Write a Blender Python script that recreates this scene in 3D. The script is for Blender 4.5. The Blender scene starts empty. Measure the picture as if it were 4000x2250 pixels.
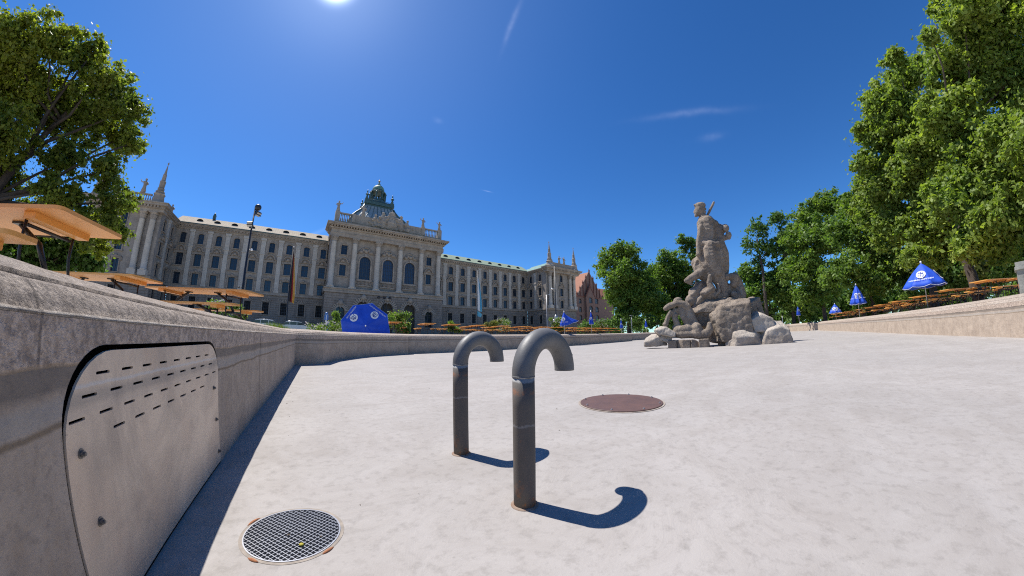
import bpy, bmesh, math, random
import numpy as np
from mathutils import Matrix, Vector, noise
R=math.radians
random.seed(7)
SC=bpy.context.scene; COL=SC.collection

# ------------------------------------------------------------------ camera
_c=bpy.data.cameras.new('camera'); CAM=bpy.data.objects.new('camera',_c); COL.objects.link(CAM); SC.camera=CAM
_c.type='PANO'
_t=_c if hasattr(_c,'fisheye_polynomial_k0') else _c.cycles
_t.panorama_type='FISHEYE_LENS_POLYNOMIAL'
_t.fisheye_polynomial_k0=0.0
_t.fisheye_polynomial_k1=-0.09438923596311775
_t.fisheye_polynomial_k2=0.0005354837761087824
_t.fisheye_polynomial_k3=5.285738501213533e-05
_t.fisheye_polynomial_k4=-1.2954758330345484e-06
_t.fisheye_fov=R(200)
_c.sensor_width=36; _c.sensor_fit='HORIZONTAL'; _c.clip_start=0.02; _c.clip_end=3000
_y,_p,_r=.656428750,.160418241,-.0117145102
_f=Vector((math.sin(_y)*math.cos(_p),math.cos(_y)*math.cos(_p),math.sin(_p)))
_rt=Vector((math.cos(_y),-math.sin(_y),0)); _up=_rt.cross(_f)
_r2=_rt*math.cos(_r)+_up*math.sin(_r); _u2=_up*math.cos(_r)-_rt*math.sin(_r)
CAM.matrix_world=Matrix(((_r2.x,_u2.x,-_f.x,0),(_r2.y,_u2.y,-_f.y,0),(_r2.z,_u2.z,-_f.z,.85),(0,0,0,1)))

# ------------------------------------------------------------------ light
SUN_AZ,SUN_EL=R(-21.0),R(62.0)          # azimuth from +Y towards +X
SC.view_settings.view_transform='Standard'; SC.view_settings.look='None'
SC.view_settings.exposure=1.3; SC.view_settings.gamma=1.0
SC.cycles.max_bounces=8; SC.cycles.diffuse_bounces=4; SC.cycles.glossy_bounces=3; SC.cycles.transmission_bounces=4; SC.cycles.transparent_max_bounces=8
SC.cycles.sample_clamp_indirect=6; SC.cycles.filter_width=1.1; SC.cycles.use_denoising=False; SC.cycles.adaptive_threshold=0.004
W=bpy.data.worlds.new('World'); SC.world=W; W.use_nodes=True
def world():
    nt=W.node_tree; N=nt.nodes; L=nt.links; N.clear()
    out=N.new('ShaderNodeOutputWorld'); bg=N.new('ShaderNodeBackground'); L.new(bg.outputs[0],out.inputs[0])
    sky=N.new('ShaderNodeTexSky'); sky.sky_type='NISHITA'; sky.sun_disc=False
    sky.sun_elevation=SUN_EL; sky.sun_rotation=SUN_AZ; sky.altitude=500; sky.air_density=0.8; sky.dust_density=0.1; sky.ozone_density=3.5
    hs=N.new('ShaderNodeHueSaturation'); hs.inputs['Saturation'].default_value=1.22; hs.inputs['Hue'].default_value=0.505; hs.inputs['Value'].default_value=1.0
    L.new(sky.outputs[0],hs.inputs['Color'])
    tn=N.new('ShaderNodeMixRGB'); tn.blend_type='MULTIPLY'; tn.inputs[0].default_value=1; L.new(hs.outputs[0],tn.inputs[1]); tn.inputs[2].default_value=(.37,.51,.57,1); hs=tn
    tc=N.new('ShaderNodeTexCoord')
    sd=Vector((math.sin(R(-8.5))*math.cos(R(54.8)),math.cos(R(-8.5))*math.cos(R(54.8)),math.sin(R(54.8))))
    dot=N.new('ShaderNodeVectorMath'); dot.operation='DOT_PRODUCT'; L.new(tc.outputs['Generated'],dot.inputs[0]); dot.inputs[1].default_value=sd
    def halo(power,gain):
        m=N.new('ShaderNodeMath'); m.operation='MAXIMUM'; L.new(dot.outputs['Value'],m.inputs[0]); m.inputs[1].default_value=0
        p=N.new('ShaderNodeMath'); p.operation='POWER'; L.new(m.outputs[0],p.inputs[0]); p.inputs[1].default_value=power
        g=N.new('ShaderNodeMath'); g.operation='MULTIPLY'; L.new(p.outputs[0],g.inputs[0]); g.inputs[1].default_value=gain
        return g
    a=halo(9,.28); b=halo(90,.45); c=halo(2200,26)
    s1=N.new('ShaderNodeMath'); L.new(a.outputs[0],s1.inputs[0]); L.new(b.outputs[0],s1.inputs[1])
    s2=N.new('ShaderNodeMath'); L.new(s1.outputs[0],s2.inputs[0]); L.new(c.outputs[0],s2.inputs[1])
    gc=N.new('ShaderNodeVectorMath'); gc.operation='SCALE'; gc.inputs[0].default_value=(.85,.95,1.1); L.new(s2.outputs[0],gc.inputs['Scale'])
    add=N.new('ShaderNodeVectorMath'); add.operation='ADD'; L.new(hs.outputs[0],add.inputs[0]); L.new(gc.outputs[0],add.inputs[1])
    # faint cirrus wisps
    prev=add
    for (c0,axz,ln,wd,gain) in (((.3573,.451,.8179),(.182,.825,-.535),.055,.007,.5),((.782,.2076,.5877),(.355,-.923,-.146),.11,.009,.42),((.8368,.1734,.5192),(.236,-.97,-.056),.026,.010,.35),((.4812,.7487,.456),(.874,-.449,-.186),.014,.0016,.7),((.0099,.9579,.2868),(.851,-.159,.501),.055,.006,.4),((.2867,.7238,.6276),(.954,-.275,-.119),.012,.007,.3)):
        c0=Vector(c0)
        ax=Vector(axz); ax=(ax-c0*ax.dot(c0)).normalized(); bx=c0.cross(ax)
        if gain<=0: continue
        df=N.new('ShaderNodeVectorMath'); df.operation='SUBTRACT'; L.new(tc.outputs['Generated'],df.inputs[0]); df.inputs[1].default_value=c0
        nz=N.new('ShaderNodeTexNoise'); nz.inputs['Scale'].default_value=14; nz.inputs['Detail'].default_value=5; L.new(tc.outputs['Generated'],nz.inputs['Vector'])
        def comp(v,w):
            d=N.new('ShaderNodeVectorMath'); d.operation='DOT_PRODUCT'; L.new(df.outputs[0],d.inputs[0]); d.inputs[1].default_value=v
            ad=N.new('ShaderNodeMath'); ad.operation='MULTIPLY_ADD'; L.new(nz.outputs[0],ad.inputs[0]); ad.inputs[1].default_value=wd*2.2; ad.inputs[2].default_value=-wd*1.1
            s=N.new('ShaderNodeMath'); s.operation='ADD'; L.new(d.outputs['Value'],s.inputs[0]); L.new(ad.outputs[0],s.inputs[1])
            q=N.new('ShaderNodeMath'); q.operation='DIVIDE'; L.new(s.outputs[0],q.inputs[0]); q.inputs[1].default_value=w
            sq=N.new('ShaderNodeMath'); sq.operation='MULTIPLY'; L.new(q.outputs[0],sq.inputs[0]); L.new(q.outputs[0],sq.inputs[1]); return sq
        u=comp(ax,ln); v=comp(bx,wd)
        s=N.new('ShaderNodeMath'); L.new(u.outputs[0],s.inputs[0]); L.new(v.outputs[0],s.inputs[1])
        ng=N.new('ShaderNodeMath'); ng.operation='MULTIPLY'; L.new(s.outputs[0],ng.inputs[0]); ng.inputs[1].default_value=-1
        ex=N.new('ShaderNodeMath'); ex.operation='EXPONENT'; L.new(ng.outputs[0],ex.inputs[0])
        nz2=N.new('ShaderNodeTexNoise'); nz2.inputs['Scale'].default_value=38; nz2.inputs['Detail'].default_value=6; L.new(tc.outputs['Generated'],nz2.inputs['Vector'])
        g=N.new('ShaderNodeMath'); g.operation='MULTIPLY'; L.new(ex.outputs[0],g.inputs[0]); L.new(nz2.outputs[0],g.inputs[1])
        sc_=N.new('ShaderNodeVectorMath'); sc_.operation='SCALE'; sc_.inputs[0].default_value=(gain,gain,gain*1.05); L.new(g.outputs[0],sc_.inputs['Scale'])
        a2=N.new('ShaderNodeVectorMath'); a2.operation='ADD'; L.new(prev.outputs[0],a2.inputs[0]); L.new(sc_.outputs[0],a2.inputs[1]); prev=a2
    L.new(prev.outputs[0],bg.inputs['Color']); bg.inputs['Strength'].default_value=0.12
world()
_l=bpy.data.lights.new('sun','SUN'); _l.energy=2.9; _l.angle=R(.5); _l.color=(1.0,.955,.89)
_so=bpy.data.objects.new('sun',_l); COL.objects.link(_so)
_so.rotation_euler=Vector((math.sin(SUN_AZ)*math.cos(SUN_EL),math.cos(SUN_AZ)*math.cos(SUN_EL),math.sin(SUN_EL))).to_track_quat('Z','Y').to_euler()

# ------------------------------------------------------------------ materials
class NT:
    def __init__(s,name):
        s.m=bpy.data.materials.new(name); s.m.use_nodes=True; s.t=s.m.node_tree; s.N=s.t.nodes; s.L=s.t.links
        s.b=s.N['Principled BSDF']; s.out=s.N['Material Output']
    def n(s,typ,**k):
        x=s.N.new('ShaderNode'+typ)
        for a,v in k.items(): setattr(x,a,v)
        return x
    def link(s,a,b): s.L.new(a,b)
    def val(s,sock,v):
        if hasattr(v,'is_linked') or hasattr(v,'links'): s.L.new(v,sock)
        else: sock.default_value=v
    def math(s,op,a,b=0,c=None,clamp=False):
        x=s.n('Math',operation=op); x.use_clamp=clamp; s.val(x.inputs[0],a); s.val(x.inputs[1],b)
        if c is not None: s.val(x.inputs[2],c)
        return x.outputs[0]
    def mix(s,f,a,b,blend='MIX'):
        x=s.n('MixRGB',blend_type=blend); s.val(x.inputs[0],f); s.val(x.inputs[1],a if not isinstance(a,tuple) else (*a,1)); s.val(x.inputs[2],b if not isinstance(b,tuple) else (*b,1)); return x.outputs[0]
    def noise(s,scale,detail=6,rough=.55,vec=None,dist=0):
        x=s.n('TexNoise'); x.inputs['Scale'].default_value=scale; x.inputs['Detail'].default_value=detail; x.inputs['Roughness'].default_value=rough; x.inputs['Distortion'].default_value=dist
        if vec is not None: s.L.new(vec,x.inputs['Vector'])
        return x.outputs['Fac']
    def ramp(s,f,lo,hi):
        x=s.n('MapRange'); x.inputs['From Min'].default_value=lo; x.inputs['From Max'].default_value=hi; s.L.new(f,x.inputs['Value']); return x.outputs[0]
    def pos(s): return s.n('NewGeometry').outputs['Position']
    def obj(s): return s.n('TexCoord').outputs['Object']
    def uv(s): return s.n('TexCoord').outputs['UV']
    def sep(s,v):
        x=s.n('SeparateXYZ'); s.L.new(v,x.inputs[0]); return x.outputs
    def scale(s,v,xyz):
        x=s.n('Mapping'); s.L.new(v,x.inputs[0]); x.inputs['Scale'].default_value=xyz; return x.outputs[0]
    def bump(s,h,strength=.5,dist=.02,prev=None):
        x=s.n('Bump'); x.inputs['Strength'].default_value=strength; x.inputs['Distance'].default_value=dist; s.L.new(h,x.inputs['Height'])
        if prev is not None: s.L.new(prev,x.inputs['Normal'])
        return x.outputs[0]
    def fin(s,col,rough=.8,nrm=None,metal=0,spec=None):
        s.val(s.b.inputs['Base Color'],col if not isinstance(col,tuple) else (*col,1)); s.val(s.b.inputs['Roughness'],rough); s.b.inputs['Metallic'].default_value=metal
        if nrm is not None: s.L.new(nrm,s.b.inputs['Normal'])
        if spec is not None: s.b.inputs['Specular IOR Level'].default_value=spec
        return s.m
def simple(name,c1,c2=None,scale=3,rough=.75,bump=.0,bs=20,bd=.01,metal=0,world_=False,spec=None):
    t=NT(name); v=t.pos() if world_ else t.obj()
    c2=c2 or tuple(x*.75 for x in c1)
    f=t.ramp(t.noise(scale,6,.6,v),.3,.7)
    col=t.mix(f,c1,c2)
    nr=t.bump(t.noise(bs,5,.6,v),bump,bd) if bump else None
    return t.fin(col,rough,nr,metal,spec)

def m_floor():
    t=NT('basin_concrete'); v=t.pos()
    big=t.ramp(t.noise(.35,5,.6,v),.38,.62); mid=t.ramp(t.noise(1.7,9,.68,v,1.2),.40,.62); fine=t.noise(14,8,.7,v)
    streak=t.ramp(t.noise(1.0,5,.6,t.scale(v,(.25,2.2,1)),.6),.4,.72)
    c=t.mix(big,(.345,.320,.300),(.312,.291,.274)); c=t.mix(t.math('MULTIPLY',mid,.42),c,(.235,.21,.187)); c=t.mix(t.math('MULTIPLY',streak,.35),c,(.37,.35,.33))
    c=t.mix(t.math('MULTIPLY',t.ramp(fine,.5,.7),.45),c,(.17,.155,.14))
    vo=t.n('TexVoronoi'); vo.inputs['Scale'].default_value=1.6; t.link(v,vo.inputs['Vector']); vo.inputs['Randomness'].default_value=1
    spot=t.ramp(t.math('ADD',vo.outputs['Distance'],t.math('MULTIPLY',t.noise(9,3,.6,v),.10)),.115,.07)
    c=t.mix(t.math('MULTIPLY',spot,t.math('MULTIPLY',mid,.8)),c,(.13,.12,.11))
    vp=t.n('TexVoronoi'); vp.inputs['Scale'].default_value=22; t.link(v,vp.inputs['Vector'])
    pit=t.ramp(vp.outputs['Distance'],.16,.08); gate=t.ramp(t.noise(2.3,4,.6,v),.52,.66)
    pit=t.math('MULTIPLY',pit,gate)
    c=t.mix(t.math('MULTIPLY',pit,.45),c,(.15,.14,.125))
    # darker mottled strip along the wall on the left
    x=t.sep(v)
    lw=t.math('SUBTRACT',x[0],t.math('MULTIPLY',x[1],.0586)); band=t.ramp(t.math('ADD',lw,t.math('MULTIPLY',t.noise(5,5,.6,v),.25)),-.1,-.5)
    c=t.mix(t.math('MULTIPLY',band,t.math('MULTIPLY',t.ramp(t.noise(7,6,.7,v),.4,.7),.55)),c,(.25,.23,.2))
    n1=t.bump(t.noise(60,6,.7,v),.35,.004); n2=t.bump(mid,.25,.01,n1); n3=t.bump(pit,-.4,.004,n2)
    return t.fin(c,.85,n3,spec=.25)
def m_wall():
    t=NT('basin_wall_plaster'); v=t.pos(); x=t.sep(v); z=x[2]
    zz=t.math('ADD',z,t.math('MULTIPLY',t.math('SUBTRACT',t.noise(1.8,6,.6,v),.5),.05))
    big=t.ramp(t.noise(3.2,9,.7,v),.38,.62); c=t.mix(big,(.50,.405,.315),(.36,.285,.22))
    drip=t.ramp(t.noise(3.5,5,.6,t.scale(v,(6,6,.5))),.45,.75); c=t.mix(t.math('MULTIPLY',drip,.4),c,(.47,.40,.335))
    vo=t.ramp(t.noise(30,6,.75,v),.5,.66); c=t.mix(t.math('MULTIPLY',vo,.5),c,(.22,.18,.15))
    # water line band
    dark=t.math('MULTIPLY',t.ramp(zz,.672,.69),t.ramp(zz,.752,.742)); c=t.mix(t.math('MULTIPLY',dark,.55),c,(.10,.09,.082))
    pale=t.math('MULTIPLY',t.ramp(zz,.605,.62),t.ramp(zz,.672,.655)); c=t.mix(t.math('MULTIPLY',pale,.45),c,(.36,.35,.33))
    rust=t.math('MULTIPLY',t.ramp(zz,.588,.597),t.ramp(zz,.612,.603)); c=t.mix(t.math('MULTIPLY',rust,.7),c,(.17,.12,.07))
    # stone above water line is rougher and paler
    up=t.ramp(zz,.735,.745); st=t.ramp(t.noise(26,8,.8,v),.42,.58); c=t.mix(t.math('MULTIPLY',up,.85),c,t.mix(st,(.62,.50,.405),(.28,.22,.18)))
    u=t.sep(t.uv())[0]; jt=t.math('ABSOLUTE',t.math('SUBTRACT',t.math('FRACT',t.math('DIVIDE',t.math('SUBTRACT',u,.824),2.88)),.5)); jl=t.ramp(jt,.4975,.499)
    c=t.mix(t.math('MULTIPLY',t.math('MULTIPLY',jl,.6),up),c,(.12,.10,.09))
    n1=t.bump(t.noise(55,6,.7,v),.5,.006); n2=t.bump(t.noise(7,6,.6,v),.35,.03,n1); n3=t.bump(t.math('MULTIPLY',t.noise(28,5,.75,v),up),.9,.012,n2)
    return t.fin(c,.85,n3,spec=.3)
def m_coping():
    t=NT('coping_limestone'); v=t.pos()
    a=t.ramp(t.noise(20,8,.8,v),.42,.58); c=t.mix(a,(.52,.43,.35),(.24,.19,.15))
    p=t.ramp(t.noise(45,5,.75,v),.5,.62); c=t.mix(t.math('MULTIPLY',p,.65),c,(.14,.115,.10))
    b=t.ramp(t.noise(1.3,5,.6,v),.4,.7); c=t.mix(t.math('MULTIPLY',b,.35),c,(.42,.38,.34))
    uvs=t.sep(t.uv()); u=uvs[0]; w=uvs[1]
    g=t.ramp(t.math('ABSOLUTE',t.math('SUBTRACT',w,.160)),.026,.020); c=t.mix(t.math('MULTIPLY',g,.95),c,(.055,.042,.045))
    jt=t.math('ABSOLUTE',t.math('SUBTRACT',t.math('FRACT',t.math('DIVIDE',t.math('SUBTRACT',u,.824),2.88)),.5)); jl=t.ramp(jt,.4975,.499); c=t.mix(t.math('MULTIPLY',jl,.75),c,(.12,.10,.085))
    n1=t.bump(t.noise(75,6,.75,v),1.0,.009); n2=t.bump(t.noise(30,6,.75,v),1.0,.022,n1); n3=t.bump(t.noise(5,4,.6,v),.4,.03,n2); n4=t.bump(jl,-.6,.01,n3)
    return t.fin(t.mix(t.math('MULTIPLY',t.ramp(w,.024,.010),t.ramp(t.noise(17,5,.7,v),.3,.6)),c,(.50,.45,.39)),.88,n4,spec=.25)
def m_pipe():
    t=NT('painted_steel_pipe'); v=t.obj(); z=t.sep(v)[2]
    zz=t.math('ADD',z,t.math('MULTIPLY',t.math('SUBTRACT',t.noise(28,5,.7,v),.5),.03))
    c=t.mix(t.ramp(t.noise(9,6,.65,v),.35,.7),(.15,.147,.142),(.11,.106,.10))
    low=t.ramp(zz,.66,.645)
    c=t.mix(low,c,t.mix(t.ramp(t.noise(6,7,.65,t.scale(v,(1,1,.35))),.3,.7),(.085,.078,.07),(.14,.115,.095)))
    rust=t.math('MULTIPLY',t.ramp(t.noise(38,5,.7,v),.62,.70),t.ramp(zz,.5,.0)); c=t.mix(rust,c,(.30,.12,.04))
    lowr=t.math('MULTIPLY',t.ramp(t.noise(16,6,.7,v),.5,.62),t.ramp(zz,.16,.0)); c=t.mix(lowr,c,(.32,.13,.05))
    scale1=t.math('MULTIPLY',t.ramp(zz,.628,.638),t.ramp(zz,.655,.65)); c=t.mix(t.math('MULTIPLY',scale1,.75),c,(.36,.36,.35))
    rb=t.math('MULTIPLY',t.math('MULTIPLY',t.ramp(zz,.565,.575),t.ramp(zz,.605,.59)),t.ramp(t.noise(45,4,.7,v),.45,.6)); c=t.mix(t.math('MULTIPLY',rb,.7),c,(.26,.11,.05))
    l2=t.math('MULTIPLY',t.ramp(zz,.415,.419),t.ramp(zz,.428,.424)); c=t.mix(t.math('MULTIPLY',l2,.45),c,(.30,.29,.28))
    n1=t.bump(t.noise(90,4,.7,v),.3,.002)
    return t.fin(c,t.mix(low,(.52,.52,.52),(.75,.75,.75)),n1,spec=.5)
def m_panel():
    t=NT('weathered_stainless_plate'); v=t.pos(); x=t.sep(v); z=x[2]
    nz=t.noise(2.2,8,.68,t.scale(v,(1,1,.8)),.8); c=t.mix(t.ramp(nz,.4,.6),(.76,.61,.46),(.52,.42,.325))
    c=t.mix(t.math('MULTIPLY',t.ramp(t.noise(2.6,6,.65,v),.48,.6),.55),c,(.64,.48,.35))
    w=t.math('ADD',z,t.math('MULTIPLY',t.math('SUBTRACT',t.noise(9,5,.7,v),.5),.02))
    c=t.mix(t.math('MULTIPLY',t.math('MULTIPLY',t.ramp(w,.676,.681),t.ramp(w,.692,.684)),.6),c,(.62,.63,.63))
    c=t.mix(t.math('MULTIPLY',t.math('MULTIPLY',t.ramp(w,.618,.64),t.ramp(w,.68,.66)),.45),c,(.20,.195,.19))
    c=t.mix(t.math('MULTIPLY',t.math('MULTIPLY',t.ramp(w,.607,.612),t.ramp(w,.628,.616)),.35),c,(.52,.44,.37))
    sp=t.ramp(t.noise(30,4,.75,v),.66,.74); c=t.mix(t.math('MULTIPLY',sp,.5),c,(.15,.14,.13))
    sl=t.ramp(t.noise(1.2,5,.7,t.scale(v,(1,1.2,14))),.55,.75); c=t.mix(t.math('MULTIPLY',t.math('MULTIPLY',sl,t.ramp(z,.35,.1)),.45),c,(.22,.20,.19))
    n1=t.bump(t.noise(3,3,.5,v),.1,.01)
    t.b.inputs['Specular IOR Level'].default_value=.5
    return t.fin(c,t.mix(t.ramp(nz,.3,.7),(.42,.42,.42),(.6,.6,.6)),n1,metal=.15)
def m_palace(name,c1,c2,c3,block=(.9,.45),lines=.5):
    t=NT(name); v=t.obj(); p=t.sep(v)
    cb=t.n('CombineXYZ'); t.link(t.math('ADD',p[0],p[1]),cb.inputs[0]); t.link(p[2],cb.inputs[1])
    br=t.n('TexBrick'); t.link(cb.outputs[0],br.inputs['Vector']); br.inputs['Scale'].default_value=1; br.inputs['Brick Width'].default_value=block[0]; br.inputs['Row Height'].default_value=block[1]; br.inputs['Mortar Size'].default_value=.018; br.inputs['Mortar Smooth'].default_value=.3
    br.inputs['Color1'].default_value=(1,1,1,1); br.inputs['Color2'].default_value=(.80,.80,.80,1); br.inputs['Mortar'].default_value=(.5,.5,.5,1)
    c=t.mix(t.ramp(t.noise(.35,6,.65,v),.32,.68),c1,c2); c=t.mix(t.math('MULTIPLY',t.ramp(t.noise(1.1,7,.7,t.scale(v,(1,1,.4))),.45,.75),.6),c,c3)
    c=t.mix(lines,c,br.outputs['Color'],'MULTIPLY')
    n1=t.bump(br.outputs['Fac'],-.3,.04); n2=t.bump(t.noise(5,6,.7,v),.4,.06,n1)
    return t.fin(c,.9,n2,spec=.2)
def m_seam(name,c1,c2,c3):
    t=NT(name); v=t.obj(); p=t.sep(v)
    f=t.math('FRACT',t.math('DIVIDE',p[0],.62)); ln=t.ramp(f,.93,.96)
    c=t.mix(t.ramp(t.noise(.5,5,.6,t.scale(v,(1.5,1,1))),.35,.65),c1,c2); c=t.mix(t.math('MULTIPLY',t.ramp(t.noise(1.5,6,.7,t.scale(v,(3,.6,.6))),.45,.7),.6),c,c3); c=t.mix(t.math('MULTIPLY',ln,.45),c,tuple(a*.55 for a in c1))
    return t.fin(c,.85,t.bump(ln,.6,.05),spec=.12)
def m_leaf(name,c1,c2,c3,trans=.35):
    t=NT(name); g=t.n('NewGeometry'); v=g.outputs['Position']
    c=t.mix(t.ramp(t.noise(.55,4,.6,v),.36,.64),c1,c2); c=t.mix(t.ramp(t.noise(.22,3,.5,v),.45,.62),c,tuple(q*1.25 for q in c2)); c=t.mix(t.math('MULTIPLY',g.outputs['Random Per Island'],.7),c,c3)
    d=t.b; t.val(d.inputs['Base Color'],c); d.inputs['Roughness'].default_value=.55; d.inputs['Specular IOR Level'].default_value=.35
    tr=t.n('BsdfTranslucent'); t.link(t.mix(1.0,c,(1.35,1.5,.55),'MULTIPLY'),tr.inputs['Color'])
    mx=t.n('MixShader'); mx.inputs[0].default_value=trans+.07; t.link(d.outputs[0],mx.inputs[1]); t.link(tr.outputs[0],mx.inputs[2]); t.link(mx.outputs[0],t.out.inputs['Surface'])
    return t.m
def m_sculpt():
    t=NT('weathered_sculpture_stone'); v=t.pos(); nz=t.sep(t.n('NewGeometry').outputs['Normal'])[2]
    c=t.mix(t.ramp(t.noise(.9,7,.65,v,.5),.34,.66),(.39,.315,.245),(.205,.165,.13)); c=t.mix(t.math('MULTIPLY',t.ramp(t.noise(2.2,6,.7,t.scale(v,(1,1,.35))),.5,.72),.7),c,(.52,.43,.34))
    c=t.mix(t.math('MULTIPLY',t.ramp(t.noise(9,6,.7,v),.5,.75),.5),c,(.10,.085,.075))
    ln=t.ramp(t.noise(1,4,.6,t.scale(v,(.4,.4,9))),.42,.7); c=t.mix(t.math('MULTIPLY',ln,.25),c,(.40,.35,.30))
    n1=t.bump(t.noise(14,8,.78,v),1.0,.09); n2=t.bump(t.noise(4,6,.7,v),.8,.2,n1)
    return t.fin(c,.9,n2,spec=.2)
def m_boulder():
    t=NT('pale_limestone_boulder'); v=t.pos()
    c=t.mix(t.ramp(t.noise(1.4,7,.65,v),.34,.66),(.50,.44,.37),(.33,.285,.235)); c=t.mix(t.math('MULTIPLY',t.ramp(t.noise(7,6,.7,v),.52,.75),.5),c,(.17,.14,.12))
    low=t.ramp(t.sep(v)[2],.42,.36); c=t.mix(t.math('MULTIPLY',low,.35),c,(.22,.18,.15))
    return t.fin(c,.9,t.bump(t.noise(8,6,.7,v),.8,.08),spec=.2)
def m_wood():
    t=NT('varnished_spruce_boards'); v=t.obj()
    w=t.noise(3,5,.6,t.scale(v,(9,.9,9)),.4); rnd=t.n('ObjectInfo').outputs['Random']
    c=t.mix(t.ramp(w,.3,.7),(.78,.38,.09),(.60,.27,.05)); c=t.mix(t.math('MULTIPLY',rnd,.4),c,(.70,.34,.12))
    return t.fin(c,.45,t.bump(w,.1,.01),spec=.5)
def m_brick():
    t=NT('red_brick'); v=t.obj(); c=t.mix(t.ramp(t.noise(.5,6,.65,v),.34,.66),(.22,.135,.105),(.165,.10,.075)); c=t.mix(t.math('MULTIPLY',t.noise(7,4,.7,v),.5),c,(.22,.135,.105))
    return t.fin(c,.9)
def m_glass(name='window_glass',c=(.02,.035,.06)):
    t=NT(name); v=t.obj(); rnd=t.n('ObjectInfo').outputs['Random']
    return t.fin(t.mix(rnd,c,(.01,.012,.015)),.08,t.bump(t.noise(1.2,2,.5,v),.12,.05),spec=.5)
M=dict(
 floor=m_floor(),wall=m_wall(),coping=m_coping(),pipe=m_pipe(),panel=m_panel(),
 stone=m_palace('palace_stone',(.36,.31,.26),(.235,.20,.168),(.46,.41,.35)),
 pale=m_palace('palace_pale_stone',(.52,.475,.41),(.43,.385,.33),(.31,.27,.225),(1.6,.8),.3),
 rust=m_palace('palace_rusticated_stone',(.27,.23,.195),(.18,.153,.13),(.37,.325,.28),(1.3,5),.35),
 orn=m_palace('palace_carved_stone',(.40,.34,.275),(.26,.218,.178),(.165,.14,.115),(9,9),.0),
 surr=m_palace('grimy_carved_stone',(.33,.27,.215),(.20,.165,.13),(.44,.375,.30),(9,9),.0),
 roofl=m_seam('sheet_metal_roof',(.42,.36,.275),(.36,.305,.23),(.26,.215,.165)),
 roofr=m_seam('pale_copper_roof',(.30,.345,.25),(.235,.31,.23),(.20,.205,.155)),
 green=simple('verdigris_copper',(.12,.27,.22),(.07,.13,.11),1.2,.6), dgreen=simple('dark_patina_copper',(.035,.06,.055),(.07,.13,.12),1.5,.45),
 domeg=simple('dome_glazing',(.30,.33,.32),(.16,.19,.19),.8,.35), glass=m_glass(), dark=simple('dark_interior',(.012,.012,.012),rough=.9), bglass=m_glass('blue_reflecting_glass',(.03,.05,.10)),
 sash=simple('dark_blue_sash_bars',(.03,.045,.065),rough=.5), door=simple('dark_oak_door',(.045,.035,.022),rough=.6),
 sculpt=m_sculpt(),boulder=m_boulder(),wood=m_wood(),
 black=simple('black_painted_steel',(.018,.018,.02),rough=.4), steel=simple('galvanised_steel',(.48,.48,.49),(.38,.38,.39),6,.35,metal=.7),
 bolt=simple('weathered_bolt_steel',(.2,.19,.18),rough=.45,metal=.6), corten=simple('rusty_brown_plate',(.125,.066,.05),(.085,.048,.04),5,.55,.25,60,.003),
 brick=m_brick(), dbrick=simple('dark_red_brick',(.20,.085,.06),(.14,.06,.045),2,.9), tiles=simple('clay_roof_tiles',(.33,.13,.068),(.24,.09,.05),1.5,.8,.4,8,.05),
 blue=simple('blue_canvas',(.012,.085,.60),(.009,.06,.45),2.5,.7,.15,5,.03), white=simple('white_print',(.75,.77,.80),(.7,.72,.76),4,.6), dblue=simple('blue_print',(.012,.035,.26),rough=.6),
 flagw=simple('white_flag_cloth',(.62,.66,.68),(.5,.55,.58),1,.8), flagb=simple('light_blue_flag_cloth',(.08,.34,.50),(.05,.24,.4),1,.8), flagk=simple('black_flag_cloth',(.02,.018,.02),rough=.8), flagr=simple('red_flag_cloth',(.30,.03,.03),rough=.8), flagg=simple('gold_flag_cloth',(.55,.33,.06),rough=.8),
 bark=simple('tree_bark',(.085,.065,.05),(.045,.035,.028),3,.9,.6,10,.05,world_=True), gravel=simple('gravel_ground',(.48,.43,.36),(.40,.355,.30),2,.95,.4,30,.02,world_=True), asphalt=simple('asphalt',(.30,.29,.27),(.24,.23,.22),1,.9,world_=True),
 car=simple('silver_car_paint',(.42,.44,.46),(.40,.42,.44),1,.25,metal=.4), carg=simple('car_glass',(.015,.02,.025),rough=.08), rubber=simple('tyre_rubber',(.02,.02,.02)),
 l_left=m_leaf('plane_tree_leaves',(.13,.185,.034),(.22,.24,.03),(.07,.115,.028),.42), l_right=m_leaf('lime_tree_leaves',(.175,.25,.048),(.26,.31,.055),(.09,.16,.038),.38), l_dark=m_leaf('dark_tree_leaves',(.075,.15,.038),(.12,.19,.036),(.05,.11,.03),.35),
 l_mid=m_leaf('maple_tree_leaves',(.20,.27,.042),(.12,.20,.038),(.075,.14,.03),.38), l_yel=m_leaf('yellow_leaves',(.17,.17,.03),(.13,.14,.03),(.08,.10,.025),.3), l_grass=m_leaf('grass_blades',(.16,.22,.03),(.10,.17,.02),(.2,.22,.05),.3),
 flower_w=simple('white_petals',(.6,.55,.55),(.5,.4,.42),9,.7), flower_r=simple('red_petals',(.5,.06,.05),rough=.7), straw=simple('straw',(.42,.24,.10),(.33,.18,.08),9,.9),
 sign=simple('blue_sign_face',(.05,.15,.4),rough=.4), box=simple('painted_stone_block',(.34,.34,.30),(.20,.20,.18),2.5,.85,.4,14,.03),
)

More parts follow.
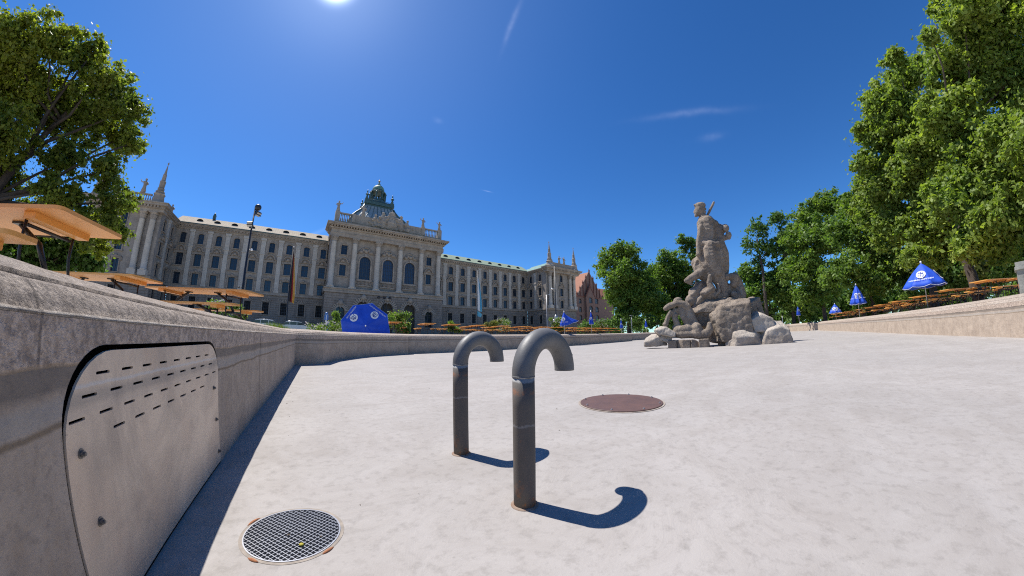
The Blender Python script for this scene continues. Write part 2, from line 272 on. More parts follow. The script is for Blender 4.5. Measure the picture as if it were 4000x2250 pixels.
# ------------------------------------------------------------------ mesh builder
class MB:
    def __init__(s): s.v=[]; s.f=[]; s.sm=[]; s.uv=None
    def add(s,vs,fs,smooth=False):
        o=len(s.v); s.v+=[tuple(x) for x in vs]; s.f+=[tuple(i+o for i in f) for f in fs]; s.sm+=[smooth]*len(fs); return s
    def box(s,x0,x1,y0,y1,z0,z1):
        return s.add([(x0,y0,z0),(x1,y0,z0),(x1,y1,z0),(x0,y1,z0),(x0,y0,z1),(x1,y0,z1),(x1,y1,z1),(x0,y1,z1)],[(0,3,2,1),(4,5,6,7),(0,1,5,4),(1,2,6,5),(2,3,7,6),(3,0,4,7)])
    def obox(s,c,u,v,w):                                    # centre and three half-axis vectors
        c,u,v,w=map(Vector,(c,u,v,w)); P=[c+u*a+v*b+w*d for d in (-1,1) for b in (-1,1) for a in (-1,1)]
        return s.add(P,[(0,2,3,1),(4,5,7,6),(0,1,5,4),(1,3,7,5),(3,2,6,7),(2,0,4,6)])
    def lathe(s,prof,c=(0,0,0),n=16,smooth=True,sq=False,rot=0,M4=None,caps=True):
        vs=[];fs=[]
        for (r,z) in prof:
            for i in range(n):
                a=2*math.pi*i/n+rot; x,y=r*math.cos(a),r*math.sin(a)
                vs.append(Vector((x,y,z)))
        if M4 is not None: vs=[M4@q for q in vs]
        vs=[(q.x+c[0],q.y+c[1],q.z+c[2]) for q in vs]
        for j in range(len(prof)-1):
            for i in range(n):
                k=(i+1)%n; fs.append((j*n+i,j*n+k,(j+1)*n+k,(j+1)*n+i))
        if caps: fs.append(tuple(range(n-1,-1,-1))); fs.append(tuple((len(prof)-1)*n+i for i in range(n)))
        return s.add(vs,fs,smooth)
    def tube(s,pts,rad,n=8,smooth=True):
        pts=[Vector(p) for p in pts]; rad=rad if isinstance(rad,(list,tuple)) else [rad]*len(pts)
        vs=[];fs=[]; prev=None
        for i,p in enumerate(pts):
            t=(pts[min(i+1,len(pts)-1)]-pts[max(i-1,0)]).normalized()
            if prev is None: a=t.orthogonal().normalized()
            else: a=(prev-t*prev.dot(t)).normalized()
            prev=a; b=t.cross(a)
            for k in range(n):
                g=2*math.pi*k/n; vs.append(p+(a*math.cos(g)+b*math.sin(g))*rad[i])
        for j in range(len(pts)-1):
            for i in range(n):
                k=(i+1)%n; fs.append((j*n+i,j*n+k,(j+1)*n+k,(j+1)*n+i))
        fs.append(tuple(range(n-1,-1,-1))); fs.append(tuple((len(pts)-1)*n+i for i in range(n)))
        return s.add(vs,fs,smooth)
    def prism(s,poly,y0,y1):                                # poly in x,z extruded along y
        n=len(poly); vs=[(x,y0,z) for x,z in poly]+[(x,y1,z) for x,z in poly]
        fs=[tuple(range(n)),tuple(range(2*n-1,n-1,-1))]+[(i,i+n,(i+1)%n+n,(i+1)%n) for i in range(n)]
        return s.add(vs,fs)
    def ball(s,c,r,n=10,sz=1.0):
        prof=[(max(.001,r*math.sin(math.pi*i/n)),-r*sz*math.cos(math.pi*i/n)) for i in range(n+1)]
        return s.lathe(prof,c,n+2)
    def mesh(s,name,mat):
        me=bpy.data.meshes.new(name); me.from_pydata(s.v,[],s.f); me.polygons.foreach_set('use_smooth',s.sm)
        me.materials.append(mat); bm=bmesh.new(); bm.from_mesh(me); bmesh.ops.recalc_face_normals(bm,faces=bm.faces); bm.to_mesh(me); bm.free(); return me
    def build(s,name,mat,parent=None,loc=(0,0,0),rz=0):
        return link(name,s.mesh(name,mat),parent,loc,rz)
def link(name,me,parent=None,loc=(0,0,0),rz=0):
    o=bpy.data.objects.new(name,me); COL.objects.link(o); o.location=loc; o.rotation_euler=(0,0,rz)
    if parent: o.parent=parent
    return o
def tag(o,label,cat,group=None,kind=None):
    if label: o['label']=label
    if cat: o['category']=cat
    if group: o['group']=group
    if kind: o['kind']=kind
    return o
def empty(name,label,cat,loc=(0,0,0),rz=0,group=None):
    return tag(link(name,None,None,loc,rz),label,cat,group)
def struct(o): o['kind']='structure'; return o
KIDS={}
def copy_thing(root,loc,rz,label,group=None):
    if root.name not in KIDS:
        KIDS[root.name]=[(c,[g for g in bpy.data.objects if g.parent==c]) for c in bpy.data.objects if c.parent==root]
    r=root.copy(); COL.objects.link(r); r.location=loc; r.rotation_euler=(root.rotation_euler.x,root.rotation_euler.y,rz); r['label']=label
    if group: r['group']=group
    for c,gs in KIDS[root.name]:
        d=c.copy(); COL.objects.link(d); d.parent=r
        for g in gs:
            e=g.copy(); COL.objects.link(e); e.parent=d
    return r
ORD=['first','second','third','fourth','fifth','sixth','seventh','eighth','ninth','tenth','eleventh','twelfth','thirteenth','fourteenth','fifteenth','sixteenth']

# ---- measured layout, metres
TREES={'left': [(-17.14,15.25,12.68,1.67),(-15.8,15.9,13.51,1.44),(-15.34,17.91,14.55,1.28),(-14.26,17.56,14.97,0.74),(-12.99,18.08,12.96,1.45),(-12.39,20.09,12.91,1.31),(-13.2,22.02,12.04,1.44),(-15.19,20.11,12.1,1.89),(-17.15,18.27,11.68,2.17),(-16.0,16.36,8.78,1.62),(-14.63,19.21,8.9,1.22),(-12.04,19.72,8.76,1.14),(-11.0,19.85,7.1,0.94),(-10.9,19.6,5.92,0.72),(-12.92,18.86,6.72,1.06),(-15.83,20.26,6.07,1.24),(-17.01,18.75,7.35,1.19),(-18.97,16.62,12.08,2.17),(-18.45,17.16,8.61,2.09),(-11.1,19.89,10.7,0.69),(-12.16,19.8,5.0,0.67),(-11.32,21.74,5.85,0.79),(-11.56,22.09,8.14,0.82),(-12.57,22.09,5.11,0.75),(-13.25,21.81,6.38,0.99),(-13.44,17.85,6.69,0.92)],'leftbush': [(-16.98,24.99,4.88,1.37),(-18.75,23.86,4.21,1.43),(-15.69,25.58,4.87,1.07),(-17.61,23.48,5.46,1.18),(-19.74,22.52,5.02,1.15),(-16.08,24.35,5.84,1.02),(-15.88,26.47,6.16,0.95),(-19.68,23.6,3.83,1.42),(-14.94,26.13,4.79,0.88)],'rightB': [(17.38,-10.3,13.38,1.33),(18.57,-12.94,13.77,1.76),(19.16,-9.29,12.3,1.32),(19.63,-11.06,11.56,1.68),(18.96,-11.92,9.95,1.58),(19.32,-8.32,9.48,1.54),(18.34,-9.5,7.44,1.48),(19.78,-8.16,6.66,1.42),(18.37,-9.6,5.29,1.28),(18.14,-7.54,4.1,1.02),(19.11,-6.62,5.43,1.11),(17.87,-13.26,11.16,1.71),(16.21,-10.24,6.25,1.58),(17.31,-8.26,12.66,0.53),(18.88,-10.3,15.28,0.59),(18.88,-6.95,3.53,0.99),(19.36,-8.49,3.19,0.99),(18.56,-9.58,3.84,1.27),(18.67,-8.15,5.51,0.99)],'rightA': [(25.35,-9.26,15.49,1.52),(22.87,-6.53,13.28,1.27),(24.1,-5.18,12.17,1.01),(23.44,-4.17,9.93,0.83),(24.66,-6.62,11.41,1.79),(22.77,-7.92,11.61,1.31),(23.57,-6.42,8.33,1.65),(25.5,-5.03,8.9,1.46),(23.33,-6.73,5.6,1.36),(24.72,-5.05,6.06,1.37),(26.33,-3.92,7.79,1.01),(22.78,-5.35,3.86,0.92),(22.06,-7.32,9.15,1.44),(22.48,-8.15,15.38,0.81),(25.03,-7.26,4.04,1.0),(24.14,-8.11,4.85,0.96),(23.07,-6.42,12.02,1.36),(23.93,-4.39,8.49,1.03),(21.8,-9.33,14.06,0.87)],'rightC': [(35.39,-5.9,11.92,1.23),(34.06,-6.27,9.91,1.61),(36.29,-4.66,11.77,1.06),(36.54,-6.89,8.3,1.87),(37.11,-4.39,10.51,1.73),(36.6,-2.71,8.79,1.43),(37.06,-4.87,7.7,2.03),(34.46,-2.53,5.48,1.65),(35.1,-4.33,3.9,1.47),(36.9,-6.11,5.97,1.7),(36.8,-1.3,4.88,1.29),(35.59,-3.21,2.7,1.0),(37.04,-4.62,1.91,1.03)],'rightD': [(49.42,-2.53,15.6,2.1),(50.27,-0.03,15.08,1.97),(48.15,1.51,11.85,2.09),(47.75,-1.12,11.21,2.63),(48.6,-4.13,14.94,1.45),(47.53,1.13,8.0,2.16),(48.51,-1.24,6.24,2.14),(50.75,3.08,8.24,1.99),(48.31,1.16,4.54,1.93)],'sparse1': [(56.49,7.73,16.74,2.26),(56.33,9.27,14.0,1.64),(56.9,7.05,13.65,1.73),(57.9,8.84,11.5,1.78)],'sparse2': [(59.55,4.62,18.52,1.67),(59.45,3.88,15.54,1.89),(58.91,5.83,13.13,1.76),(60.86,3.49,13.04,1.65)],'under': [(58.91,10.57,9.9,2.09),(58.93,7.62,7.44,2.39),(58.95,4.5,4.79,2.12),(58.04,11.21,5.85,2.44),(58.7,8.68,3.3,1.57),(60.33,1.77,2.67,1.32),(59.01,5.81,9.16,1.86),(57.7,12.71,3.32,1.29)],'midF': [(51.8,34.0,16.14,2.54),(52.68,30.75,16.75,2.17),(52.13,37.12,14.95,1.32),(51.24,32.14,11.69,3.43),(54.58,29.67,11.68,2.92),(54.52,31.76,7.58,3.74),(51.6,33.71,8.8,2.32),(57.1,28.79,7.02,3.1),(52.62,32.62,4.83,2.15),(51.74,32.25,18.06,1.41),(54.41,28.98,8.43,3.02)],'midG': [(64.72,27.05,15.94,3.05),(66.84,25.92,13.37,2.72),(64.51,29.64,12.8,3.27),(69.21,24.9,9.92,2.74),(67.73,28.1,9.31,3.48),(65.36,30.19,5.86,2.75),(65.58,24.84,5.39,2.28),(67.42,22.33,6.9,2.28),(63.59,31.51,13.89,2.26)],'pine': [(61.27,22.93,19.11,1.26),(61.89,21.32,18.36,1.25),(62.74,22.76,17.76,0.96),(61.81,21.02,15.97,1.23),(61.95,20.03,17.59,0.92)],'hedge': [(38.37,-6.15,3.98,1.12),(37.28,-7.99,3.43,1.07),(37.65,-10.1,3.17,1.13),(35.86,-11.96,3.22,1.18),(36.14,-14.12,3.57,1.3),(34.93,-15.74,4.08,1.48),(34.34,-17.58,4.6,1.74),(37.77,-7.39,5.54,1.55),(36.79,-9.47,4.7,1.47),(35.39,-11.4,4.52,1.48),(34.88,-13.57,4.73,1.44),(35.19,-16.22,5.6,1.81),(36.79,-12.33,3.6,1.34),(37.49,-10.2,4.0,1.19),(34.87,-14.26,3.39,1.31),(35.72,-13.86,6.11,1.55)],'hedge3': [(48.44,30.94,3.28,1.14),(49.69,28.39,3.29,1.26),(51.25,26.08,3.15,1.18),(51.88,23.72,3.0,1.08),(53.0,21.63,3.01,1.21),(54.0,19.15,3.11,1.32)],'gold': [(28.81,-10.66,5.19,0.65),(29.54,-10.96,4.22,0.87),(29.6,-10.9,3.18,0.76)],'hedge2': [(58.53,17.72,4.13,1.8),(61.0,15.5,4.36,1.82),(61.52,13.2,7.02,1.8),(59.11,19.8,3.6,1.42)]}
FIG={'neptune': [[(-0.02,-0.27,5.73,0.074),(-0.03,-0.28,4.83,0.081),(-0.1,-0.19,4.05,0.062)],[(0.12,-0.32,5.66,0.074),(0.11,-0.34,4.8,0.081),(0.02,-0.26,4.02,0.062)],[(0.25,-0.37,5.58,0.074),(0.25,-0.4,4.77,0.081),(0.14,-0.33,3.99,0.062)],[(0.38,-0.42,5.51,0.074),(0.39,-0.46,4.74,0.081),(0.26,-0.4,3.97,0.062)],[(0.52,-0.37,5.46,0.074),(0.53,-0.4,4.73,0.081),(0.38,-0.33,3.96,0.062)],[(0.65,-0.32,5.41,0.074),(0.67,-0.34,4.73,0.081),(0.5,-0.26,3.96,0.062)],[(0.79,-0.27,5.36,0.074),(0.81,-0.28,4.72,0.081),(0.62,-0.19,3.96,0.062)],[(-0.01,-0.42,6.89,0.062),(0.15,-0.46,6.63,0.068),(0.13,-0.42,6.02,0.062)],[(0.47,-0.34,6.82,0.074),(0.44,-0.38,6.25,0.074),(0.29,-0.36,5.8,0.074)],[(0.73,-0.05,5.67,0.099),(0.84,-0.12,5.02,0.099),(0.82,-0.1,4.28,0.087)],[(-0.14,-0.45,6.9,0.136),(-0.27,-0.42,6.36,0.112)],('e',(-0.03,0,8.12),0.31,0.31,0.37,0),('e',(0.0,0,8.34),0.35,0.33,0.22,0),('e',(-0.21,-0.02,7.9),0.21,0.22,0.2,0),[(-0.34,-0.05,8.1,0.081),(-0.39,-0.06,7.97,0.074)],[(-0.27,-0.05,7.82,0.149),(-0.35,-0.08,7.72,0.087)],('e',(-0.31,-0.1,8.42),0.07,0.07,0.08,0),('e',(-0.17,-0.05,8.48),0.07,0.07,0.08,0),('e',(-0.01,0.0,8.5),0.07,0.07,0.08,0),('e',(0.13,-0.1,8.39),0.07,0.07,0.08,0),('e',(0.25,-0.05,8.28),0.07,0.07,0.08,0),('e',(0.27,0.0,8.09),0.07,0.07,0.08,0),('e',(0.23,-0.1,7.87),0.07,0.07,0.08,0),[(0.04,0,7.78,0.211),(0.09,0,7.44,0.273)],[(-0.01,0,7.38,0.285),(0.3,0.1,7.27,0.372),(0.56,0.2,7.05,0.26)],[(0.22,0,7.19,0.484),(0.17,0,6.62,0.508),(0.15,0,6.05,0.446)],[(-0.05,-0.1,7.21,0.273),(-0.15,-0.1,6.58,0.298)],[(0.12,0,6.06,0.496),(0.22,0,5.55,0.608),(0.31,0,4.98,0.589),(0.42,0.05,4.29,0.521),(0.54,0.1,3.61,0.409),(0.67,0.1,2.76,0.285)],[(-0.1,-0.15,7.26,0.211),(0.31,-0.05,7.31,0.248),(0.68,0.1,7.1,0.223)],[(-0.12,-0.38,5.93,0.149),(0.21,-0.48,5.68,0.161),(0.67,-0.35,5.74,0.149)],[(-0.01,-0.45,5.48,0.211),(0.0,-0.5,5.05,0.223),(0.16,-0.45,4.5,0.186),(0.33,-0.38,4.09,0.149)],[(0.21,-0.3,5.69,0.372),(0.23,-0.35,5.06,0.341),(0.46,-0.25,4.1,0.279)],[(0.78,0.15,5.99,0.31),(0.92,0.15,5.2,0.298),(0.92,0.15,4.52,0.248),(0.84,0.15,3.99,0.198)],[(0.69,0.2,6.74,0.285),(0.79,0.2,6.07,0.273),(0.79,0.1,5.35,0.273)],[(-0.12,-0.2,7.15,0.26),(-0.19,-0.3,6.6,0.223),(-0.39,-0.3,6.06,0.198),(-0.47,-0.3,5.58,0.161),(-0.5,-0.3,5.31,0.174)],[(0.57,0.3,7.08,0.298),(0.9,0.5,6.79,0.31),(1.23,0.3,6.77,0.248)],('e',(1.25,0.1,6.69),0.2,0.2,0.21,0),('e',(1.35,0.1,6.27),0.19,0.2,0.22,0),[(0.92,0.3,6.94,0.174),(0.89,0.3,6.23,0.248),(1.17,0.2,6.15,0.161)],('e',(1.35,0.1,6.09),0.12,0.12,0.12,0),[(-0.39,-0.1,5.2,0.26),(-0.13,-0.2,4.59,0.298),(0.1,-0.2,4.02,0.273),(0.4,0,3.55,0.26)]],'staff': [[(0.28,0.1,7.62,0.087),(0.51,0.1,7.95,0.093),(0.84,0.15,8.46,0.081)]],'sea_horse': [[(-0.68,-0.12,4.95,0.087),(-0.82,-0.12,4.62,0.099),(-0.76,-0.2,4.26,0.087)],[(-1.19,-0.5,3.97,0.074),(-1.3,-0.52,3.86,0.062)],[(-0.96,-0.45,4.13,0.05),(-0.93,-0.45,4.22,0.037)],[(-0.56,-0.35,3.54,0.136),(-0.79,-0.4,3.22,0.161),(-1.13,-0.5,2.91,0.136)],[(-0.22,-0.65,3.07,0.112),(-0.64,-0.6,2.66,0.136),(-0.99,-0.5,2.3,0.112)],[(-0.39,0.2,5.26,0.211),(-0.68,0.2,4.88,0.347),(-0.5,0.1,4.35,0.409),(-0.21,0.1,3.97,0.36)],[(-0.36,-0.1,4.3,0.285),(-0.77,-0.3,4.07,0.26),(-1.14,-0.4,3.89,0.223),(-1.37,-0.4,3.8,0.149)],[(-1.02,-0.4,4.08,0.099),(-0.85,-0.4,4.15,0.087)],[(-1.26,-0.4,3.67,0.087),(-1.08,-0.35,3.59,0.087)],[(-0.01,-0.6,3.87,0.149),(-0.1,-0.6,3.52,0.186),(0.01,-0.6,3.18,0.223),(-0.35,-0.7,2.95,0.161),(-0.57,-0.7,2.97,0.112)],[(0.38,-0.5,3.41,0.087),(0.4,-0.55,3.02,0.099),(0.12,-0.6,2.72,0.087)],('e',(-0.6,0,3.32),0.46,0.42,0.41,0),('e',(-0.94,-0.2,3.06),0.41,0.39,0.39,0),('e',(-0.24,-0.2,2.92),0.59,0.53,0.49,0),('e',(-1.17,-0.3,2.66),0.38,0.35,0.34,0),('e',(-0.66,-0.2,2.56),0.56,0.45,0.37,0),('e',(0.12,0,2.71),0.53,0.45,0.39,0)],'sea_horse_rear': [('e',(0.93,-0.1,3.79),0.19,0.2,0.24,0),[(1.17,0,3.82,0.223),(1.35,0.1,3.75,0.273),(1.25,0.1,3.4,0.223)],[(1.38,0.3,3.87,0.248),(1.48,0.4,3.34,0.347),(1.52,0.4,2.81,0.409),(1.47,0.3,2.41,0.372)],[(1.17,-0.2,2.81,0.161),(1.34,-0.1,2.58,0.26)],('e',(0.93,0.3,3.06),0.25,0.34,0.46,0)],'rock': [('e',(0.69,-0.1,1.29),0.68,0.68,0.82,0),('e',(0.51,0.1,2.02),0.93,0.68,0.39,0),('e',(-0.32,0.1,2.16),0.74,0.68,0.39,0),('e',(-0.63,0.3,1.59),0.56,0.68,0.66,0),('e',(1.58,0.5,1.69),0.5,0.68,0.66,0),('e',(2.0,0.4,1.98),0.37,0.37,0.26,0),('e',(-0.41,0.4,1.04),0.5,0.5,0.53,0),('e',(-1.39,0.3,2.05),0.37,0.37,0.46,0)],'rear_rock': [('e',(2.24,1.2,2.34),0.36,0.37,0.34,0),[(2.46,1.1,2.31,0.211),(2.59,1.0,1.89,0.211),(2.66,1.0,1.56,0.186)]],'triton': [('e',(-1.9,-1.0,2.61),0.26,0.24,0.22,0),('e',(-2.05,-1.0,2.09),0.19,0.17,0.16,0),[(-2.59,-1.1,2.24,0.149),(-2.35,-1.15,2.36,0.174),(-1.93,-1.2,2.47,0.161),(-1.57,-1.15,2.4,0.186),(-1.4,-1.1,2.23,0.211)],[(-2.55,-1.1,2.34,0.105),(-2.44,-1.1,2.37,0.099)],[(-1.49,-1.0,2.34,0.236),(-1.31,-1.0,1.91,0.248),(-1.15,-1.0,1.45,0.26),(-1.06,-1.0,1.0,0.372)],[(-1.72,-1.05,2.19,0.211),(-1.62,-1.1,1.73,0.223),(-1.46,-1.1,1.34,0.211)],[(-2.16,-1.1,2.02,0.124),(-2.12,-1.1,1.63,0.174),(-2.0,-1.1,1.24,0.186)],[(-2.31,-1.2,2.03,0.112),(-2.49,-1.2,1.72,0.136),(-2.65,-1.2,1.28,0.149)],('e',(-2.65,-1.2,1.34),0.19,0.16,0.14,0),[(-2.16,-1.1,1.12,0.149),(-1.98,-1.2,0.92,0.273),(-1.48,-1.2,1.02,0.273),(-1.23,-1.1,1.07,0.248)],[(-2.22,-1.3,0.78,0.149),(-1.79,-1.3,0.72,0.236),(-1.25,-1.25,0.73,0.248),(-0.88,-1.25,0.68,0.273)],[(-0.98,-1.2,1.06,0.298),(-0.88,-1.2,0.74,0.322),(-0.53,-1.2,0.63,0.26),(-0.3,-1.2,0.89,0.223),(-0.28,-1.2,1.2,0.136)],[(-1.94,-0.9,1.89,0.099),(-2.07,-1.2,1.82,0.087)]]}
BOULDERS=[('flat',(-2.77,-1.3,0.99),0.5,0.37,0.2,1),('lean',(-2.58,-1.2,0.62),0.26,0.31,0.23,2),('left',(-3.25,-1.2,0.48),0.41,0.37,0.28,3),('topright',(2.18,-0.7,1.17),0.68,0.56,0.44,14),('lowmid',(1.56,-1.1,0.42),0.69,0.56,0.51,5),('lowright',(2.88,-0.8,0.39),0.79,0.62,0.56,16),('end',(3.68,-0.5,0.23),0.21,0.31,0.33,7),('small',(0.84,-1.2,0.2),0.26,0.25,0.23,8),('back',(3.11,-0.1,0.98),0.32,0.31,0.23,9)]
ROCKS=[((0.66,-0.45,1.37),0.98,0.85,0.98),((0.58,-0.15,2.23),1.15,0.85,0.42),((-0.41,0.1,1.83),0.62,0.6,0.62),((1.95,0.35,1.82),0.62,0.6,0.62),((-0.37,-0.2,2.27),0.8,0.6,0.36),((1.13,0.0,2.03),0.7,0.6,0.4)]
BLOCKS=[(-2.28,-1.3,0.35),(-1.69,-1.3,0.33),(-1.09,-1.3,0.27),(-0.61,-1.35,0.21),(0.3,-0.6,0.33),(0.74,-0.2,0.23)]

# ------------------------------------------------------------------ basin
T_=Vector((.0585,.9983)); NL=Vector((-.9983,.0585))        # along and out of the left wall
def WL(s,off=0): return (NL.x*(.6545+off)+T_.x*s, NL.y*(.6545+off)+T_.y*s)
OUT=[WL(-7.5),WL(.0),WL(4.0),WL(9.9),(.72,10.2),(1.15,11.45),(1.62,12.25),(2.1,12.95),(2.65,13.6),(3.2,14.05),(3.76,14.42),(4.4,14.85),(5.08,15.2),(5.2,15.58),
 (12,16.8),(18.5,17.85),(25,19.0),(35.3,20.9),(35.6,22.4),(39,22.9),(44,21.8),(48.5,18.5),(51.4,13.5),(52.6,8.5),(52.2,4.6),(48.15,1.4),(47.6,.75),(43.5,.35),(37.5,-.75),(31.7,-1.85),(23.9,-3.05),(16.8,-4.05),(10.9,-4.95),(4.5,-6.2),(4.2,-7.4)]
NP=len(OUT)
def miters(pts):
    res=[]
    for i in range(len(pts)):
        a,b,c=Vector(pts[i-1]),Vector(pts[i]),Vector(pts[(i+1)%len(pts)])
        d1=(b-a).normalized(); d2=(c-b).normalized()
        n1=Vector((-d1.y,d1.x)); n2=Vector((-d2.y,d2.x)); m=(n1+n2)
        m=m.normalized(); k=1/max(.45,m.dot(n1)); res.append(m*k)
    return res
MI=miters(OUT)
# outline runs clockwise seen from above, so +normal (left of travel) points out of the basin
def sweep(name,prof,mat,parent,skip=None):
    arc=[-7.5]
    for i in range(1,NP+1): arc.append(arc[-1]+(Vector(OUT[i%NP])-Vector(OUT[i-1])).length)
    pl=[0]
    for j in range(1,len(prof)): pl.append(pl[-1]+math.hypot(prof[j][0]-prof[j-1][0],prof[j][1]-prof[j-1][1]))
    vs=[];fs=[];uv=[]
    # subdivide long segments so that the edges can be worn a little
    P=[];A=[]
    for i in range(NP):
        a,b=Vector(OUT[i]),Vector(OUT[(i+1)%NP]); ma,mb=MI[i],MI[(i+1)%NP]; L=(b-a).length; n=max(1,int(L/.12)) if i in(0,1,2) else max(1,int(L/1.0))
        for k in range(n):
            t=k/n; P.append((a.lerp(b,t),ma.lerp(mb,t),i)); A.append(arc[i]+(arc[i+1]-arc[i])*t)
    P.append((Vector(OUT[0]),MI[0],NP)); A.append(arc[-1])
    for (p,m,i),a in zip(P,A):
        for j,(o,z) in enumerate(prof):
            w=(noise.noise(Vector((p.x*9,p.y*9,j*.7)))*.0035 + noise.noise(Vector((p.x*31,p.y*31,j*.9)))*.002) if j>0 and z>.8 else 0
            vs.append((p.x+m.x*(o+w),p.y+m.y*(o+w),z+w)); uv.append((a,pl[j]))
    m_=len(prof)
    for r in range(len(P)-1):
        if skip and P[r][2]==skip: continue
        for j in range(m_-1): fs.append((r*m_+j,(r+1)*m_+j,(r+1)*m_+j+1,r*m_+j+1))
    me=bpy.data.meshes.new(name); me.from_pydata(vs,[],fs); ul=me.uv_layers.new(name='UVMap')
    for l in me.loops: ul.data[l.index].uv=uv[l.vertex_index]
    me.polygons.foreach_set('use_smooth',[True]*len(fs)); me.materials.append(mat)
    o=link(name,me,parent); 
    return o
basin=empty('basin_wall','long low stone wall of the drained fountain basin with rounded coping','wall')
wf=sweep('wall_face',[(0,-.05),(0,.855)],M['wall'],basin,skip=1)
for p in wf.data.polygons: p.use_smooth=False
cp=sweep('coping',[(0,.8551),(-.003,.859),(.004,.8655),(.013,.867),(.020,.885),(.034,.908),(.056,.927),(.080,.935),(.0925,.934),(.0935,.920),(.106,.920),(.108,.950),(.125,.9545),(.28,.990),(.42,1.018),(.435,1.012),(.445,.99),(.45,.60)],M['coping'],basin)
# left wall between s=0 and s=4 with the opening for the hatch
def to3(s,z,off=0): x,y=WL(s,off); return (x,y,z)
def rrect(s0,s1,z0,z1,r0,r1,n=9):
    pts=[(s0,z0)]
    pts+=[(s0+r0-r0*math.cos(a),z1-r0*1.0+r0*math.sin(a)) for a in [math.pi/2*i/n for i in range(n+1)]]
    pts+=[(s1-r1+r1*math.sin(a),z1-r1+r1*math.cos(a)) for a in [math.pi/2*i/n for i in range(n+1)]]
    pts+=[(s1,z0)]; return pts
def filled(outer,holes,off,thick,name,mat,parent):
    bm=bmesh.new(); uvl=bm.loops.layers.uv.new('UVMap'); E=[]
    loops=[outer]+holes
    for lp in loops:
        vs=[bm.verts.new((s,0,z)) for s,z in lp]
        for i in range(len(vs)): E.append(bm.edges.new((vs[i-1],vs[i])))
    bmesh.ops.triangle_fill(bm,use_beauty=True,use_dissolve=False,edges=E)
    if thick:
        g=bmesh.ops.extrude_face_region(bm,geom=bm.faces[:])
        for v in g['geom']:
            if isinstance(v,bmesh.types.BMVert): v.co.y=thick
        bmesh.ops.recalc_face_normals(bm,faces=bm.faces)
    for f in bm.faces:
        for l in f.loops: l[uvl].uv=(l.vert.co.x,l.vert.co.z)
    for v in bm.verts: v.co=Vector(to3(v.co.x,v.co.z,off+v.co.y))
    me=bpy.data.meshes.new(name); bm.to_mesh(me); bm.free(); me.materials.append(mat); return link(name,me,parent)
OPEN=rrect(.907,2.3705,.002,.788,.200,.228)
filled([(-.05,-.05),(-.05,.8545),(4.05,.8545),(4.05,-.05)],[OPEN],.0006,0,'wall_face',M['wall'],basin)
nb=MB(); n_=len(OPEN)
nb.add([to3(s,z,0) for s,z in OPEN]+[to3(s,z,.22) for s,z in OPEN],[(i,(i+1)%n_,(i+1)%n_+n_,i+n_) for i in range(n_)]+[tuple(range(n_,2*n_))])
nb.build('niche',simple('near_black_concrete',(.03,.027,.025),rough=.95),basin)  # niche lining coloured near black all over
PAN=rrect(.913,2.365,.016,.772,.225,.24)
slots=[]
def slot(s,z): 
    a,b=.035,.0042; slots.append([(s-a,z-b),(s-a-.002,z),(s-a,z+b),(s+a,z+b),(s+a+.002,z),(s+a,z-b)])
for k in range(8): slot(1.092+.1455*k,.711)
for k in range(9): slot(1.025+.1455*k,.655)
for k in range(10): slot(.965+.1445*k,.599)
for k in range(9): 
    if 0<k<8: slot(1.04+.1435*k,.541)
hatch=empty('service_hatch','rounded stainless steel hatch plate with rows of slots set in the basin wall','hatch',to3(1.6,.016,0))
hp=filled(PAN,slots,-.004,.008,'plate',M['panel'],None); 
def adopt(o,par): o.parent=par; o.matrix_parent_inverse=par.matrix_basis.inverted()
adopt(hp,hatch)
for s,z in ((.972,.513),(1.018,.306),(2.262,.503),(2.305,.30),(2.33,.09)):
    b=MB(); M4=Matrix.Rotation(math.atan2(T_.x,T_.y)*-1,4,'Z')@Matrix.Rotation(R(90),4,'Y')
    b.lathe([(.014,0),(.014,.002),(.009,.0025),(.009,.010),(.005,.010),(.005,.016)],(0,0,0),6 if 0 else 12,False,M4=M4)
    o=b.build('bolt',M['bolt'],None,to3(s,z,-.004)); adopt(o,hatch)
# basin floor and surrounding ground
cx_=sum(p[0] for p in OUT)/NP; cy_=sum(p[1] for p in OUT)/NP
me=bpy.data.meshes.new('basin_floor'); FO=[(p[0]+m.x*.02,p[1]+m.y*.02) for p,m in zip(OUT,MI)]
G0=Vector((-.06,1.45)); bm=bmesh.new(); E=[]
lv=[bm.verts.new((x,y,0)) for x,y in FO]; E+=[bm.edges.new((lv[i-1],lv[i])) for i in range(len(lv))]
hv=[bm.verts.new((G0.x+.2195*math.cos(a*math.pi/24),G0.y+.2195*math.sin(a*math.pi/24),0)) for a in range(48)]; E+=[bm.edges.new((hv[i-1],hv[i])) for i in range(48)]
bmesh.ops.triangle_fill(bm,use_beauty=True,edges=E)
for f in bm.faces:
    if f.normal.z<0: f.normal_flip()
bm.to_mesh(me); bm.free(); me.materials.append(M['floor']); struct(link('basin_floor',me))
def gz(x,y):
    t=max(x/10,(y-6)/8); t=min(1,max(0,t)); t=t*t*(3-2*t); return .795+.145*t
gv=[];gf=[]
rings=[.44,1.4,4,10,25,60,140,320,900]
for k,r in enumerate(rings):
    for p,m in zip(OUT,MI):
        if r<3: x,y=p[0]+m.x*r,p[1]+m.y*r
        else:
            d=(Vector(p)-Vector((20,7))); d.normalize(); b=Vector(p)+m*1.4; x,y=b.x+d.x*(r-1.4),b.y+d.y*(r-1.4)
        gv.append((x,y,gz(x,y)))
for k in range(len(rings)-1):
    for i in range(NP):
        j=(i+1)%NP; gf.append((k*NP+i,k*NP+j,(k+1)*NP+j,(k+1)*NP+i))
me=bpy.data.meshes.new('ground'); me.from_pydata(gv,[],gf); me.materials.append(M['gravel']); struct(link('ground',me))
rd=MB(); rd.box(-200,260,72,90,.8,.951); rd.build('road',M['asphalt']); struct(bpy.data.objects['road'])

